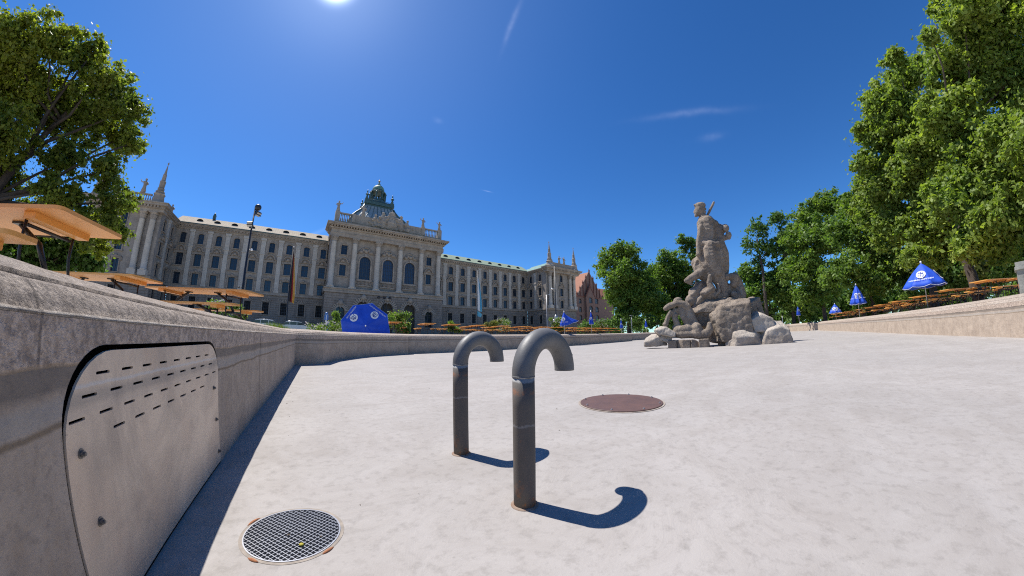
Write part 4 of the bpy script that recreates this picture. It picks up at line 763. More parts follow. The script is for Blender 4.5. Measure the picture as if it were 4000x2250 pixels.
for k in range(8):
    an=R(22.5+45*k); x,y=2.7*math.cos(an),DY+2.7*math.sin(an); l.lathe([(.42,55.8),(.38,59.0)],(x,y,0),8); l.obox((x*1.12,DY+(y-DY)*1.12,57),Vector((math.cos(an),math.sin(an),0))*.5,Vector((-math.sin(an),math.cos(an),0))*.18,(0,0,1.3)); l.ball((x*1.2,DY+(y-DY)*1.2,58.6),.5,6)
l.lathe([(3.2,59.0),(3.4,59.3),(2.7,59.7),(2.6,60.3)],(0,DY,0),16,False); P_(l,'lantern','dgreen')
k=MB(); k.lathe([(2.5,60.3),(2.45,61),(2.1,61.8),(1.4,62.5),(.6,62.9),(.5,63.3),(.7,63.5),(.3,63.8),(.2,64.4)],(0,DY,0),16); P_(k,'cupola','green')
k=MB(); k.ball((0,DY,64.85),.5,8); k.tube([(0,DY,65),(0,DY,65.9)],.06,5); P_(k,'gilt_ball',simple('tarnished_gold',(.35,.25,.13),rough=.4,metal=.6))
for sx in (-1,1):
    for sy in (-1,1): k=MB(); x,y=sx*5.1,DY+sy*5.1; k.box(x-.7,x+.7,y-.7,y+.7,52.7,53.6); k.lathe([(.5,53.6),(.55,54.4),(.25,54.7),(.75,55.6),(.35,55.8),(.2,56.3),(.3,56.6),(.03,57.6)],(x,y,0),8); P_(k,'finial','dgreen')
k=MB()
for x in [-4.4+i*.8 for i in range(12)]:
    for y in (DY-5.4,): k.tube([(x,y,52.7),(x,y,53.6)],.07,4)
k.tube([(-4.6,DY-5.4,53.65),(4.6,DY-5.4,53.65)],.09,4); P_(k,'railing','dgreen')
bb=MB(); bb.box(-17.5,17.5,7,36,29,36); bb.box(-60,60,2,30,5,29); P_(bb,'building_core','stone')
for k in PAL.children: pass

# ------------------------------------------------------------------ sculpting helper
def sculpt(name,items,mat,parent,vox=.05,disp=.02,smooth=3,loc=(0,0,0),basis=None,seed=0,dscale=1.2):
    mb=MB()
    for it in items:
        if it[0]=='e':
            _,c,rx,ry,rz_,rot=it; n=12
            t=MB(); t.ball((0,0,0),1,n); c_,s_=math.cos(rot),math.sin(rot)
            mb.add([(c[0]+p[0]*rx*c_-p[2]*rz_*s_,c[1]+p[1]*ry,c[2]+p[0]*rx*s_+p[2]*rz_*c_) for p in t.v],t.f)
        else:
            pts=[Vector(p[:3]) for p in it]; rr=[p[3] for p in it]
            P=[];Q=[]
            for i in range(len(pts)-1):
                n=max(2,int((pts[i+1]-pts[i]).length/(.5*min(rr[i],rr[i+1])+.01)))
                for k in range(n): P.append(pts[i].lerp(pts[i+1],k/n)); Q.append(rr[i]+(rr[i+1]-rr[i])*k/n)
            P.append(pts[-1]); Q.append(rr[-1])
            for p,r_ in zip(P,Q): mb.ball(p,r_,8)
    vs=mb.v
    if basis: 
        L_,F_=basis; mb.v=[(L_.x*p[0]+F_.x*p[1],L_.y*p[0]+F_.y*p[1],p[2]) for p in vs]
    me=mb.mesh(name+'_tmp',mat); o=bpy.data.objects.new('tmp',me); COL.objects.link(o)
    m=o.modifiers.new('r','REMESH'); m.mode='VOXEL'; m.voxel_size=vox; m.use_smooth_shade=True
    m=o.modifiers.new('s','SMOOTH'); m.factor=.6; m.iterations=smooth
    dg=bpy.context.evaluated_depsgraph_get(); me2=bpy.data.meshes.new_from_object(o.evaluated_get(dg)); bpy.data.objects.remove(o); bpy.data.meshes.remove(me)
    n=len(me2.vertices); co=np.empty(n*3); me2.vertices.foreach_get('co',co); no=np.empty(n*3); me2.vertices.foreach_get('normal',no); co=co.reshape(-1,3); no=no.reshape(-1,3)
    if disp:
        f=np.array([noise.noise(Vector(c*dscale+seed))+.5*noise.noise(Vector(c*dscale*2.7+seed))+.25*noise.noise(Vector(c*dscale*6.1+seed)) for c in co]); co=co+no*(f*disp)[:,None]
    me2.vertices.foreach_set('co',co.ravel()); me2.update(); me2.name=name
    me2.materials.clear(); me2.materials.append(mat)
    me2.polygons.foreach_set('use_smooth',[True]*len(me2.polygons))
    return link(name,me2,parent,loc)
rn=random.Random(3); it=[('e',(0,-.3,36.4),1.7,.7,2.0,0),('e',(0,-.5,36.2),1.0,.6,1.3,0),('e',(0,0,38.6),1.6,.7,1.3,0),('e',(0,0,40.0),1.15,.6,.75,0),('e',(0,0,40.5),.45,.45,.5,0),[(0,0,40.6,.2),(0,0,41.5,.1)],('e',(0,.2,35.2),6.0,.5,.7,0),('e',(0,.2,36.2),6.0,.5,1.6,0),('e',(0,.2,37.6),4.2,.5,1.7,0)]
for sx in (-1,1):
    it+=[[(sx*3.0,-.3,35.2,.8),(sx*2.9,-.4,36.6,.85),(sx*3.1,-.3,38.0,.7),(sx*3.0,-.3,38.9,.4)],('e',(sx*3.0,-.4,39.5),.45,.45,.5,0),[(sx*2.2,-.4,37.6,.25),(sx*1.4,-.6,38.1,.22)],[(sx*3.0,-.2,36,.5),(sx*4.2,-.3,35.4,.5),(sx*5.4,-.2,35.1,.35)],[(sx*5.2,0,36.0,.55),(sx*5.4,0,37.2,.5),(sx*5.3,0,38.2,.3)],('e',(sx*5.3,0,38.7),.4,.4,.42,0)]
for k in range(60): x=rn.uniform(-7.6,7.6); it.append(('e',(x,rn.uniform(-.35,.1),rn.uniform(34.9,40.2-abs(x)*.50)),rn.uniform(.25,.6),.4,rn.uniform(.25,.6),rn.uniform(-1,1)))
sculpt('coat_of_arms',it,M['orn'],PAL,.13,.22,1,(0,FY+.9,0),None,5,1.6)

# ------------------------------------------------------------------ fountain sculpture
AZ=R(73.5); SX,SY=math.sin(AZ)*19.6,math.cos(AZ)*19.6
LAT=Vector((math.cos(AZ),-math.sin(AZ),0)); FWD=Vector((math.sin(AZ),math.cos(AZ),0)); BS=(LAT,FWD)
def sc_place(o): return o
FS=empty('fountain_sculpture','weathered stone sculpture of a standing giant with sea horses on rocks in the basin','sculpture',(SX,SY,0))
for nm,key,vox,dp in (('giant','neptune',.035,.03),('staff','staff',.04,.02),('sea_horse','sea_horse',.038,.035),('sea_horse','sea_horse_rear',.04,.035),('rock_base','rock',.055,.20),('rock_back','rear_rock',.07,.1),('crouching_figure','triton',.035,.02)):
    sculpt(nm,FIG[key],M['sculpt'],FS,vox,dp,2,(0,0,0),BS,len(key),1.0)
def rough_block(name,c,sx,sy,sz,seed,mat,parent,rz=0,amp=.07,cut=11):
    """a broken block: a convex lump cut by random planes, then roughened"""
    rn=random.Random(seed); bm=bmesh.new(); bmesh.ops.create_cube(bm,size=2)
    bmesh.ops.subdivide_edges(bm,edges=bm.edges[:],cuts=1,use_grid_fill=True)
    for k in range(cut):
        n=Vector((rn.uniform(-1,1),rn.uniform(-1,1),rn.uniform(-.2,1))).normalized(); co=n*rn.uniform(.62,1.0)
        g=bmesh.ops.bisect_plane(bm,geom=bm.verts[:]+bm.edges[:]+bm.faces[:],plane_co=co,plane_no=n,clear_outer=True)
        e=[x for x in g['geom_cut'] if isinstance(x,bmesh.types.BMEdge)]
        if e: bmesh.ops.contextual_create(bm,geom=e)
    bmesh.ops.triangulate(bm,faces=bm.faces[:])
    for v in bm.verts: v.co=Vector((v.co.x*sx,v.co.y*sy,v.co.z*sz))
    me=bpy.data.meshes.new('t'); bm.to_mesh(me); bm.free(); o=bpy.data.objects.new('t',me); COL.objects.link(o)
    m=o.modifiers.new('r','REMESH'); m.mode='VOXEL'; m.voxel_size=max(.035,max(sx,sy,sz)/20); m.use_smooth_shade=True
    m=o.modifiers.new('s','SMOOTH'); m.factor=.25; m.iterations=1
    dg=bpy.context.evaluated_depsgraph_get(); m2=bpy.data.meshes.new_from_object(o.evaluated_get(dg)); bpy.data.objects.remove(o)
    for v in m2.vertices:
        q=v.co*1.3+Vector((seed*3.1,0,0)); v.co+=v.normal*(noise.noise(q)*amp*.5+noise.noise(q*3)*amp*.3+noise.noise(q*8)*amp*.14)
    m2.name=name; m2.materials.clear(); m2.materials.append(mat); m2.polygons.foreach_set('use_smooth',[True]*len(m2.polygons))
    return link(name,m2,parent,c,rz)
for i,(c,a_,b_,c_) in enumerate(ROCKS):
    p=LAT*c[0]+FWD*c[1]; rough_block('rock',(p.x,p.y,c[2]),a_*1.25,b_*1.2,c_*1.2,60+i,M['sculpt'],FS,-AZ,.16,8)
for i,c in enumerate(BLOCKS):
    w_=(.24,.38,.2,.27,.22,.17)[i]; p=LAT*c[0]+FWD*c[1]
    rough_block('plinth_block',(p.x,p.y,.21 if i<4 else .3),w_,.42,.23 if i<4 else .34,40+i,M['sculpt'],FS,-AZ+R(90)-R(90),.03,2)
BL=dict(flat='flat stone slab propped on the left-hand heap beside the crouching figure',lean='slanting stone slab leaning under the flat slab at the left of the sculpture',left='pale squarish boulder at the far left foot of the sculpture',topright='large rounded pale boulder resting on top of the right-hand heap',lowmid='undercut pale boulder at the front, between the rock base and the big right block',lowright='biggest squared pale boulder low on the right of the sculpture',end='small upright boulder at the right end of the heap',small='small broken pale boulder left of the undercut boulder',back='small boulder behind the upper right boulder')
for nm,P,w_,d_,h_,sd in BOULDERS:
    p=LAT*P[0]+FWD*P[1]; z=max(P[2],h_*.8) if nm in('left','lowmid','lowright','end','small','lean') else P[2]
    o=rough_block('boulder',(SX+p.x,SY+p.y,z),w_*1.4,d_*1.2,h_*1.22,sd,M['boulder'],None,-AZ+R(90)+R({'flat':0,'lean':10}.get(nm,0))-R(90),.10)
    if nm=='flat': o.rotation_euler=(0,R(12),-AZ)
    if nm=='lean': o.rotation_euler=(0,R(30),-AZ)
    tag(o,BL[nm],'boulder','loose boulders round the fountain sculpture')
rough_block('boulder_bed',((LAT*2.1+FWD*.35).x,(LAT*2.1+FWD*.35).y,.3),1.2,.5,.42,77,M['sculpt'],FS,-AZ,.12)

# ------------------------------------------------------------------ beer garden furniture
def slab(mb,L,Wd,z0,z1,r=.06):
    pts=[]
    for cx,cy,a0 in ((L/2-r,Wd/2-r,0),(-L/2+r,Wd/2-r,90),(-L/2+r,-Wd/2+r,180),(L/2-r,-Wd/2+r,270)):
        for k in range(5): a=R(a0+k*22.5); pts.append((cx+r*math.cos(a),cy+r*math.sin(a)))
    n=len(pts); mb.add([(x,y,z0) for x,y in pts]+[(x,y,z1) for x,y in pts],[tuple(range(n-1,-1,-1)),tuple(range(n,2*n))]+[(i,(i+1)%n,(i+1)%n+n,i+n) for i in range(n)])
def furniture(kind,label,L,Wd,H,group):
    e=empty(kind,label,kind.split('_')[-1],(0,0,-50),0,group)
    b=MB(); slab(b,L,Wd,H-.027,H); b.build('tabletop' if 'table' in kind else 'seat',M['wood'],e)
    for s in (-1,1):
        b=MB(); x=s*(L/2-.36); b.box(x-.06,x+.06,-Wd*.40,Wd*.40,H-.075,H-.028); b.build('batten',M['wood'],e)
        b=MB(); q=Wd*.34
        for t in (-1,1): b.tube([(x-s*.07,t*q,H-.05),(x-s*.075,t*q,H-.25),(x+s*.02,t*q*1.05,.02)],.0125,6); b.box(x+s*.02-.02,x+s*.02+.02,t*q*1.05-.03,t*q*1.05+.03,0,.02)
        b.tube([(x-s*.045,-q,H*.5),(x-s*.045,q,H*.5)],.014,6); b.tube([(x-s*.075,-q*.9,H-.1),(x-s*.075,q*.9,H-.1)],.014,6); b.build('folding_leg',M['black'],e)
        b=MB(); b.tube([(x-s*.05,0,H*.52),(x-s*.16,0,H*.75),(x-s*.42,0,H-.04)],[.022,.026,.022],6); b.box(x-s*.42-.05,x-s*.42+.05,-.05,.05,H-.045,H-.028); b.build('brace',M['black'],e)
    return e
TB=furniture('beer_table','',2.2,.72,.77,'orange beer garden tables'); BN=furniture('beer_bench','',2.2,.25,.48,'orange beer garden benches')
used=[0,0]
def put(src,i,x,y,rz,label,z=None):
    z=gz(x,y) if z is None else z
    if not used[i]: used[i]=1; src.location=(x,y,z); src.rotation_euler=(0,0,rz); src['label']=label; return src
    return copy_thing(src,(x,y,z),rz,label)
def rzaz(a): return R(90-a)
# left, close by (long edge roughly along x); corner measured at the right-hand end
def left_table(ex,ey,ang,lab,w=.72,kind=0,L=2.2,z=None):
    d=Vector((math.cos(ang),math.sin(ang))); n=Vector((-d.y,d.x)); c=Vector((ex,ey))-d*(L/2)+n*(w/2)
    return put((TB,BN)[kind],kind,c.x,c.y,ang,lab,z)
left_table(-1.74,2.45,R(-12),'nearest orange beer table, seen from below at the left edge above the wall')
left_table(-1.70,1.98,R(-12),'beer bench tucked under the nearest orange table, its rounded end showing',.25,1)
left_table(-2.55,5.48,R(-20),'second orange table along the left wall, half hidden by the coping')
left_table(-.96,6.15,R(-22),'long orange table standing in front of the palace windows, third along the left wall')
left_table(-1.03,5.45,R(-28),'rounded bench on the near side of the third left table, before the palace windows',.25,1)
left_table(-.84,7.05,R(-32),'beer bench at the far side of the third left table, close above the parked car',.25,1)
k=0
rows=[(4.9,17.0),(7.1,17.35),(8.95,17.7),(11.3,18.1),(13.7,18.5),(16.2,18.9),(18.6,19.3),(21.0,19.7),(23.5,20.1),(26.0,20.5),(28.5,20.9),(31.0,21.3),(33.3,21.7)]
for i,(x,y) in enumerate(rows):
    for r_ in range(2 if i>2 else 1):
        dx,dy=math.sin(R(12)),math.cos(R(12)); c=(x+dx*(1.1+2.7*r_),y+dy*(1.1+2.7*r_))
        wh='front' if r_==0 else 'back'
        put(TB,0,c[0],c[1],rzaz(12+random.uniform(-4,4)),f'{ORD[i]} {wh}-row orange table behind the far wall, counting from the tipped parasol')
        for s_,w_ in ((-1,'left'),(1,'right')):
            put(BN,1,c[0]+s_*.56*dy,c[1]-s_*.56*dx,rzaz(12+random.uniform(-4,4)),f'{w_}-hand bench of the {ORD[i]} {wh}-row table behind the far wall, from the tipped parasol')
for i in range(10):
    x=15.6+3.1*i; y=-4.05+.165*(x-16.8)+ (0 if x<43 else .1)-1.5
    az=135; d=Vector((math.sin(R(az)),math.cos(R(az)))); n=Vector((-d.y,d.x))
    for r_ in range(2):
        c=Vector((x,y))+d*(1.15+2.45*r_); wh=('front','back')[r_]
        put(TB,0,c.x,c.y,rzaz(az+random.uniform(-3,3)),f'{ORD[i]} {wh}-line orange table behind the right wall, counting from the painted block')
        for s_,w_ in ((-1,'far'),(1,'near')):
            put(BN,1,c.x+n.x*s_*-.56,c.y+n.y*s_*-.56,rzaz(az+random.uniform(-3,3)),f'{w_}-side bench of the {ORD[i]} {wh}-line table behind the right wall, from the block')

# ------------------------------------------------------------------ parasols
def text_mesh(body,size,ext=.002):
    c=bpy.data.curves.new('t','FONT'); c.body=body; c.size=size; c.align_x='CENTER'; c.align_y='CENTER'; c.extrude=ext
    o=bpy.data.objects.new('t',c); COL.objects.link(o); dg=bpy.context.evaluated_depsgraph_get(); me=bpy.data.meshes.new_from_object(o.evaluated_get(dg)); bpy.data.objects.remove(o)
    v=[tuple(q.co) for q in me.vertices]; f=[tuple(p.vertices) for p in me.polygons]; return v,f
LET=text_mesh('HB',.30); SUB=text_mesh('HOFBR\u00c4U M\u00dcNCHEN',.11)
def emblem(e,O,X,Yv,N,k=1.0):
    """crown and letters on a white roundel; O origin, X right, Yv toward the apex, N outward"""
    tr=lambda v,h: tuple(O+X*v[0]*k+Yv*v[1]*k+N*(v[2]+h))
    d=MB(); n=28; vs=[tr((.21*math.cos(2*math.pi*i/n),.21*math.sin(2*math.pi*i/n),0),h) for h in (.006,.014) for i in range(n)]; d.add(vs,[tuple(range(n,2*n))]+[(i,(i+1)%n,(i+1)%n+n,i+n) for i in range(n)]); o=d.build('emblem',M['white'],e)
    d=MB(); d.add([tr((v[0]*.75,v[1]*.8-.075,v[2]),.02) for v in LET[0]],LET[1])
    for p in ([(-.10,.03),(.10,.03),(.115,.06),(-.115,.06)],[(-.115,.065),(-.06,.07),(-.095,.13)],[(-.05,.07),(.05,.07),(0,.16)],[(.06,.07),(.115,.065),(.095,.13)]): d.add([tr((a,b,0),.022) for a,b in p]+[tr((a,b,0),.016) for a,b in p],[tuple(range(len(p)))])
    d.build('lettering',M['dblue'],o)
    d=MB(); d.add([tr((v[0],v[1]-.30,v[2]),.012) for v in SUB[0]],SUB[1]); d.build('lettering',M['white'],o)
def parasol(label,x,y,tip,rim_r,rim_drop,low=None,az0=0,lean=0,leanaz=0,fold=.25,pole=True,emb=(0,),ek=1.0,n=8,name='parasol'):
    e=empty(name,label,'parasol',(x,y,gz(x,y)),0,'blue beer garden parasols'); H=tip-gz(x,y)
    lx,ly=math.sin(R(leanaz))*lean,math.cos(R(leanaz))*lean
    b=MB(); rings=9; per=n*6; vs=[];fs=[]
    def P(i,t,inner=0):
        a=2*math.pi*i/per; ph=(i%6)/6; fl=1-fold*math.sin(math.pi*ph)*min(1,t*1.5)     # cloth falls in between the ribs
        r_=rim_r*(t**.92)*fl-inner; bul=.05*math.sin(math.pi*t)
        sc=-.06*math.sin(math.pi*ph)*max(0,t-.85)/.15
        fx=max(0,math.cos(a-R(90-leanaz)))
        return Vector((r_*math.cos(a)+lx*t*t*fx,r_*math.sin(a)+ly*t*t*fx,H-rim_drop*t+bul+sc*1.0+(lean*.45*t*t*fx)))
    for j in range(rings+1):
        for i in range(per): vs.append(P(i,j/rings) if j else Vector((0,0,H)))
    for j in range(rings):
        for i in range(per): fs.append((j*per+i,j*per+(i+1)%per,(j+1)*per+(i+1)%per,(j+1)*per+i))
    b.add(vs,fs,True); can=b.build('canopy',M['blue'],e)
    m=can.modifiers.new('t','SOLIDIFY'); m.thickness=.006
    b=MB(); b.tube([P(i,1.0)+Vector((0,0,-.004)) for i in range(per+1)],.008,4);  b.build('hem',M['white'],can)
    b=MB(); b.lathe([(.035,H-.02),(.05,H+.05),(.03,H+.10)],(0,0,0),8); b.build('finial',M['white'],e)
    if pole: b=MB(); b.tube([(0,0,0),(0,0,H)],.022,8); b.build('pole',M['steel'],e)
    # small writing band near the hem and the roundels
    for a in emb:
        i=int(round(a*6+3)); p=P(i,.60); q=P(i,.40); t=(q-p).normalized(); s=(P(i+1,.6)-P(i-1,.6)).normalized(); nn=s.cross(t).normalized()
        if nn.dot(Vector((p.x,p.y,.3)))<0: nn=-nn; s=-s
        s=t.cross(nn); emblem(e,p+nn*.035,s,t,nn,ek)
    return e
parasol('half-folded blue parasol with a round white emblem, the large one behind the right wall',19.6,-4.85,3.08,1.02,1.05,fold=.12,emb=(3,5),ek=1.0,az0=0)
parasol('narrow blue parasol, left of the large one behind the right wall',31.2,-2.75,3.5,.66,1.45,fold=.3,emb=(3,4),ek=.8)
parasol('low blue parasol just left of the narrow one, behind the right wall',45.0,-1.4,2.85,.72,1.0,fold=.2,emb=(4,3),ek=.8)
parasol('small folded blue parasol at the far end, right of the boulders',53.9,3.3,3.8,.30,1.6,fold=.4,emb=(4,),ek=.7)
parasol('drooping blue parasol in front of the red brick gables, spread to one side',20.6,19.0,3.05,.42,1.25,fold=.3,lean=.95,leanaz=125,emb=(4,),ek=.85)
parasol('folded blue parasol standing before the gabled brick facade',26.1,20.2,3.42,.27,1.35,fold=.45,emb=(4,),ek=.6)
parasol('slim folded blue parasol under the dark middle trees, left of the sign post',38.0,24.1,3.05,.24,1.25,fold=.4,emb=(4,),ek=.5)
parasol('slim folded blue parasol close to the left of the sculpture',44.1,23.5,2.95,.24,1.05,fold=.4,emb=())
# the tipped parasol: canopy facing the basin
def tipped():
    e=empty('parasol','big open blue parasol tipped on its side behind the wall with two round emblems','parasol',(3.1,16.0,1.34),0,'blue beer garden parasols')
    ax=Vector((-3.1,-16.0,0)).normalized(); A=(ax*math.cos(R(6))+Vector((0,0,1))*math.sin(R(6))).normalized()
    s=Vector((0,0,1)).cross(A).normalized(); u=A.cross(s).normalized()
    roll=R(32); s,u=s*math.cos(roll)+u*math.sin(roll),u*math.cos(roll)-s*math.sin(roll)
    Rr=1.24; n=8; per=n*6; rings=8
    def P(i,t):
        a=2*math.pi*i/per; ph=((i%6)/6-.5); rr=Rr*t*math.cos(R(22.5))/math.cos(ph*R(45))
        sag=.03*math.cos(math.pi*ph*2)*t+ .02*noise.noise(Vector((math.cos(a)*2,math.sin(a)*2,t*2)))
        q=(s*math.cos(a)+u*math.sin(a))*rr + A*(.30*(1-t)-sag); low=-.40+.05*math.sin(a*3); q.z=low+(q.z-low)*.12 if q.z<low else q.z; return q
    b=MB(); vs=[P(i,j/rings) for j in range(rings+1) for i in range(per)]; fs=[(j*per+i,j*per+(i+1)%per,(j+1)*per+(i+1)%per,(j+1)*per+i) for j in range(rings) for i in range(per)]
    b.add(vs,fs,False); can=b.build('canopy',M['blue'],e); m=can.modifiers.new('t','SOLIDIFY'); m.thickness=.006
    b=MB(); b.tube([P(i,1.0) for i in range(per+1)],.008,4); b.build('hem',simple('pale_blue_hem',(.2,.35,.75)),can)
    b=MB(); b.tube([A*.29,A*.34,A*.37],[.035,.04,.02],10); b.build('finial',M['white'],e)
    b=MB(); b.tube([A*.29,-A*.5],.022,8); b.build('pole',M['steel'],e)
    b=MB()
    for k in range(8): b.tube([P(6*k,.98)-A*.03,P(6*k,.5)-A*.05,-A*.1],.008,5)
    b.build('rib',M['steel'],e)
    for i in (3,15):
        p=P(i,.62); q=P(i,.42); t=(q-p).normalized(); w=(P(i+1,.62)-P(i-1,.62)).normalized(); nn=w.cross(t).normalized()
        if nn.dot(A)<0: nn=-nn
        emblem(e,p+nn*.02,t.cross(nn),t,nn,.95)
tipped()

# ------------------------------------------------------------------ masts, flags, lamps
def mast(name,label,cat,x,y,h,r0=.11,r1=.05,mat='black'):
    e=empty(name,label,cat,(x,y,gz(x,y))); b=MB(); b.lathe([(r0*2.2,0),(r0*2.2,.25),(r0*1.3,.4),(r0,.8),(r1,h)],(0,0,0),10); b.build('post',M[mat],e); return e
lm=mast('flood_lamp_post','tall dark mast with two floodlights at the top in front of the left wing','lamp post',-6.85,42,14.9,.17,.09)
def flood(e,p,az,tilt,s=.45,nm='floodlight'):
    d=Vector((math.sin(R(az)),math.cos(R(az)),0)); A=(d*math.cos(R(tilt))-Vector((0,0,math.sin(R(tilt))))); si=d.cross(Vector((0,0,1))); up=si.cross(A)
    b=MB(); b.obox(Vector(p),si*s*.5,up*s*.42,A*.14); b.obox(Vector(p)+A*.2,si*s*.55,up*s*.05,A*.1); o=b.build(nm,M['black'],e)
    b=MB(); b.obox(Vector(p)+A*.145,si*s*.44,up*s*.36,A*.01); b.build('lens',simple('lamp_lens',(.5,.5,.48),rough=.2),o)
flood(lm,(-.25,-.1,12.7),200,35,.7); flood(lm,(.45,-.1,14.1),130,50,.7); b=MB(); b.ball((.3,0,14.95),.42,8); b.tube([(0,0,14.0),(.3,0,14.9)],.05,5); b.tube([(0,0,12.9),(-.25,0,12.7)],.04,5); b.build('lamp_head',M['black'],lm)
b=MB(); b.box(-.12,.12,-.12,.12,4.6,5.4); b.tube([(0,0,5.0),(-.5,0,5.05)],.04,5); b.ball((-.5,0,5.05),.13,6); b.tube([(0,0,9.6),(.35,0,9.6)],.04,5); b.build('bracket',M['black'],lm); b=MB(); b.ball((.42,0,9.6),.14,7); b.build('camera_dome',M['white'],lm)
def flag(e,bands,z1,z0,az,w,seed):
    """limp cloth hanging from the pole: folded strips side by side"""
    d=Vector((math.sin(R(az)),math.cos(R(az)),0)); nrm=Vector((-d.y,d.x,0)); rn=random.Random(seed); N=len(bands); rows=26
    def P(u,t):
        ww=w*(.10+.90*min(1,t*1.15)**.8)*(1-.15*t*t); fold=.12*math.sin(u*13+t*2.2+seed)+.06*math.sin(u*29+t*5)
        return d*(u*ww+.04)+nrm*fold*(.3+.7*t)+Vector((0,0,z1-(z1-z0)*t-u*w*.55*(1-.3*t)))
    parts={}
    for k,(mat,ua,ub) in enumerate(bands):
        b=MB(); c=6; vs=[P(ua+(ub-ua)*i/c,j/rows) for j in range(rows+1) for i in range(c+1)]; b.add(vs,[(j*(c+1)+i,j*(c+1)+i+1,(j+1)*(c+1)+i+1,(j+1)*(c+1)+i) for j in range(rows) for i in range(c)],True)
        b.build('flag_band',M[mat],e)
fp=mast('flagpole','flagpole with a limp black, red and gold flag in front of the left wing','flagpole',-1.65,45,11.3,.09,.04)
b=MB(); b.ball((0,0,11.35),.09,6); b.build('finial',M['steel'],fp); flag(fp,[('flagk',0,.34),('flagr',.34,.67),('flagg',.67,1)],10.9,4.2,95,.85,1)
f2=mast('flagpole','flagpole with a long white and light blue flag in front of the right wing','flagpole',27.0,45,11.4,.09,.04)
b=MB(); b.ball((0,0,11.45),.09,6); b.build('finial',M['steel'],f2); flag(f2,[('flagw',0,.62),('flagb',.62,1)],10.9,4.6,95,1.05,4)
b=MB(); vs=[(.05,-.02,4.45),(1.0,.02,3.9),(.85,.05,3.35),(.1,.0,3.5)]; b.add(vs,[(0,1,2,3)]); b.build('flag_tip',M['flagb'],f2)
m3=mast('tram_mast','tall dark ornate mast before the right corner pavilion','mast',46.3,45,15.3,.16,.07)
b=MB(); b.lathe([(.4,2.6),(.5,3.0),(.25,3.4),(.42,3.8),(.2,4.4)],(0,0,0),8); b.ball((-.5,0,3.2),.35,6); b.build('ornament',M['steel'],m3); b=MB(); b.tube([(0,0,15.2),(-.9,0,15.25)],.05,5); b.obox((-1.3,0,15.3),(.5,0,.05),(0,.25,0),(0,0,.07)); b.tube([(0,0,9.2),(-.7,0,9.9)],.04,5); b.ball((-.8,0,9.9),.3,6,.6); b.build('lamp_arm',M['steel'],m3)
p1=mast('lamp_post','thin dark post carrying three small lamps in front of the middle portal','lamp post',20.4,82,10.2,.14,.08)
b=MB(); b.tube([(-1.7,0,10.2),(1.7,0,10.2)],.07,5); [b.ball((x,-.1,10.2),.45,7,.7) for x in (-1.5,0,1.5)]; b.build('lamp_head',M['black'],p1)
p2=mast('lamp_post','thin grey post standing before the inner corner of the right pavilion','lamp post',57.5,59.3,11.2,.09,.06,'steel'); b=MB(); b.tube([(0,0,11.1),(.9,0,11.3)],.05,5); b.box(.8,1.5,-.1,.1,11.25,11.35); b.build('lamp_head',M['steel'],p2)
p3=mast('sign_post','short grey post with a small flat head among the trees right of the slim parasol','sign post',44.9,26.5,3.0,.04,.03,'steel'); b=MB(); b.box(-.3,.3,-.12,.12,2.95,3.02); b.box(-.12,.12,-.03,.03,1.3,2.3); b.build('sign_plate',M['steel'],p3)
p4=mast('post','short pale post behind the far wall just right of the boulders','post',54.6,5.7,1.35,.05,.05,'steel'); b=MB(); b.ball((0,0,1.36),.07,6); b.tube([(0,0,1.3),(.25,0,1.25)],.02,5); b.build('cap',M['steel'],p4)

# ------------------------------------------------------------------ stone block at the right edge
bx=empty('painted_block','weathered grey-green concrete block with faded orange paint at the right edge','block',(12.9,-6.48,.95),R(-24)); b=MB()
b.add([(-.68,-.5,-.05),(.62,-.5,-.05),(.62,.5,-.05),(-.68,.5,-.05),(-.75,-.5,.92),(.62,-.5,1.02),(.62,.5,1.02),(-.75,.5,.92)],[(0,3,2,1),(4,5,6,7),(0,1,5,4),(1,2,6,5),(2,3,7,6),(3,0,4,7)]); b.build('body',M['box'],bx)
b=MB(); b.box(-.78,.66,-.54,.54,.72,.80); b.build('ledge',M['box'],bx); b=MB(); b.box(-.45,.6,.501,.512,.25,.36); b.box(-.725,-.700,-.3,.3,.25,.36); b.build('paint_stripe',simple('faded_orange_paint',(.42,.17,.06),(.2,.13,.09),9,.9),bx)

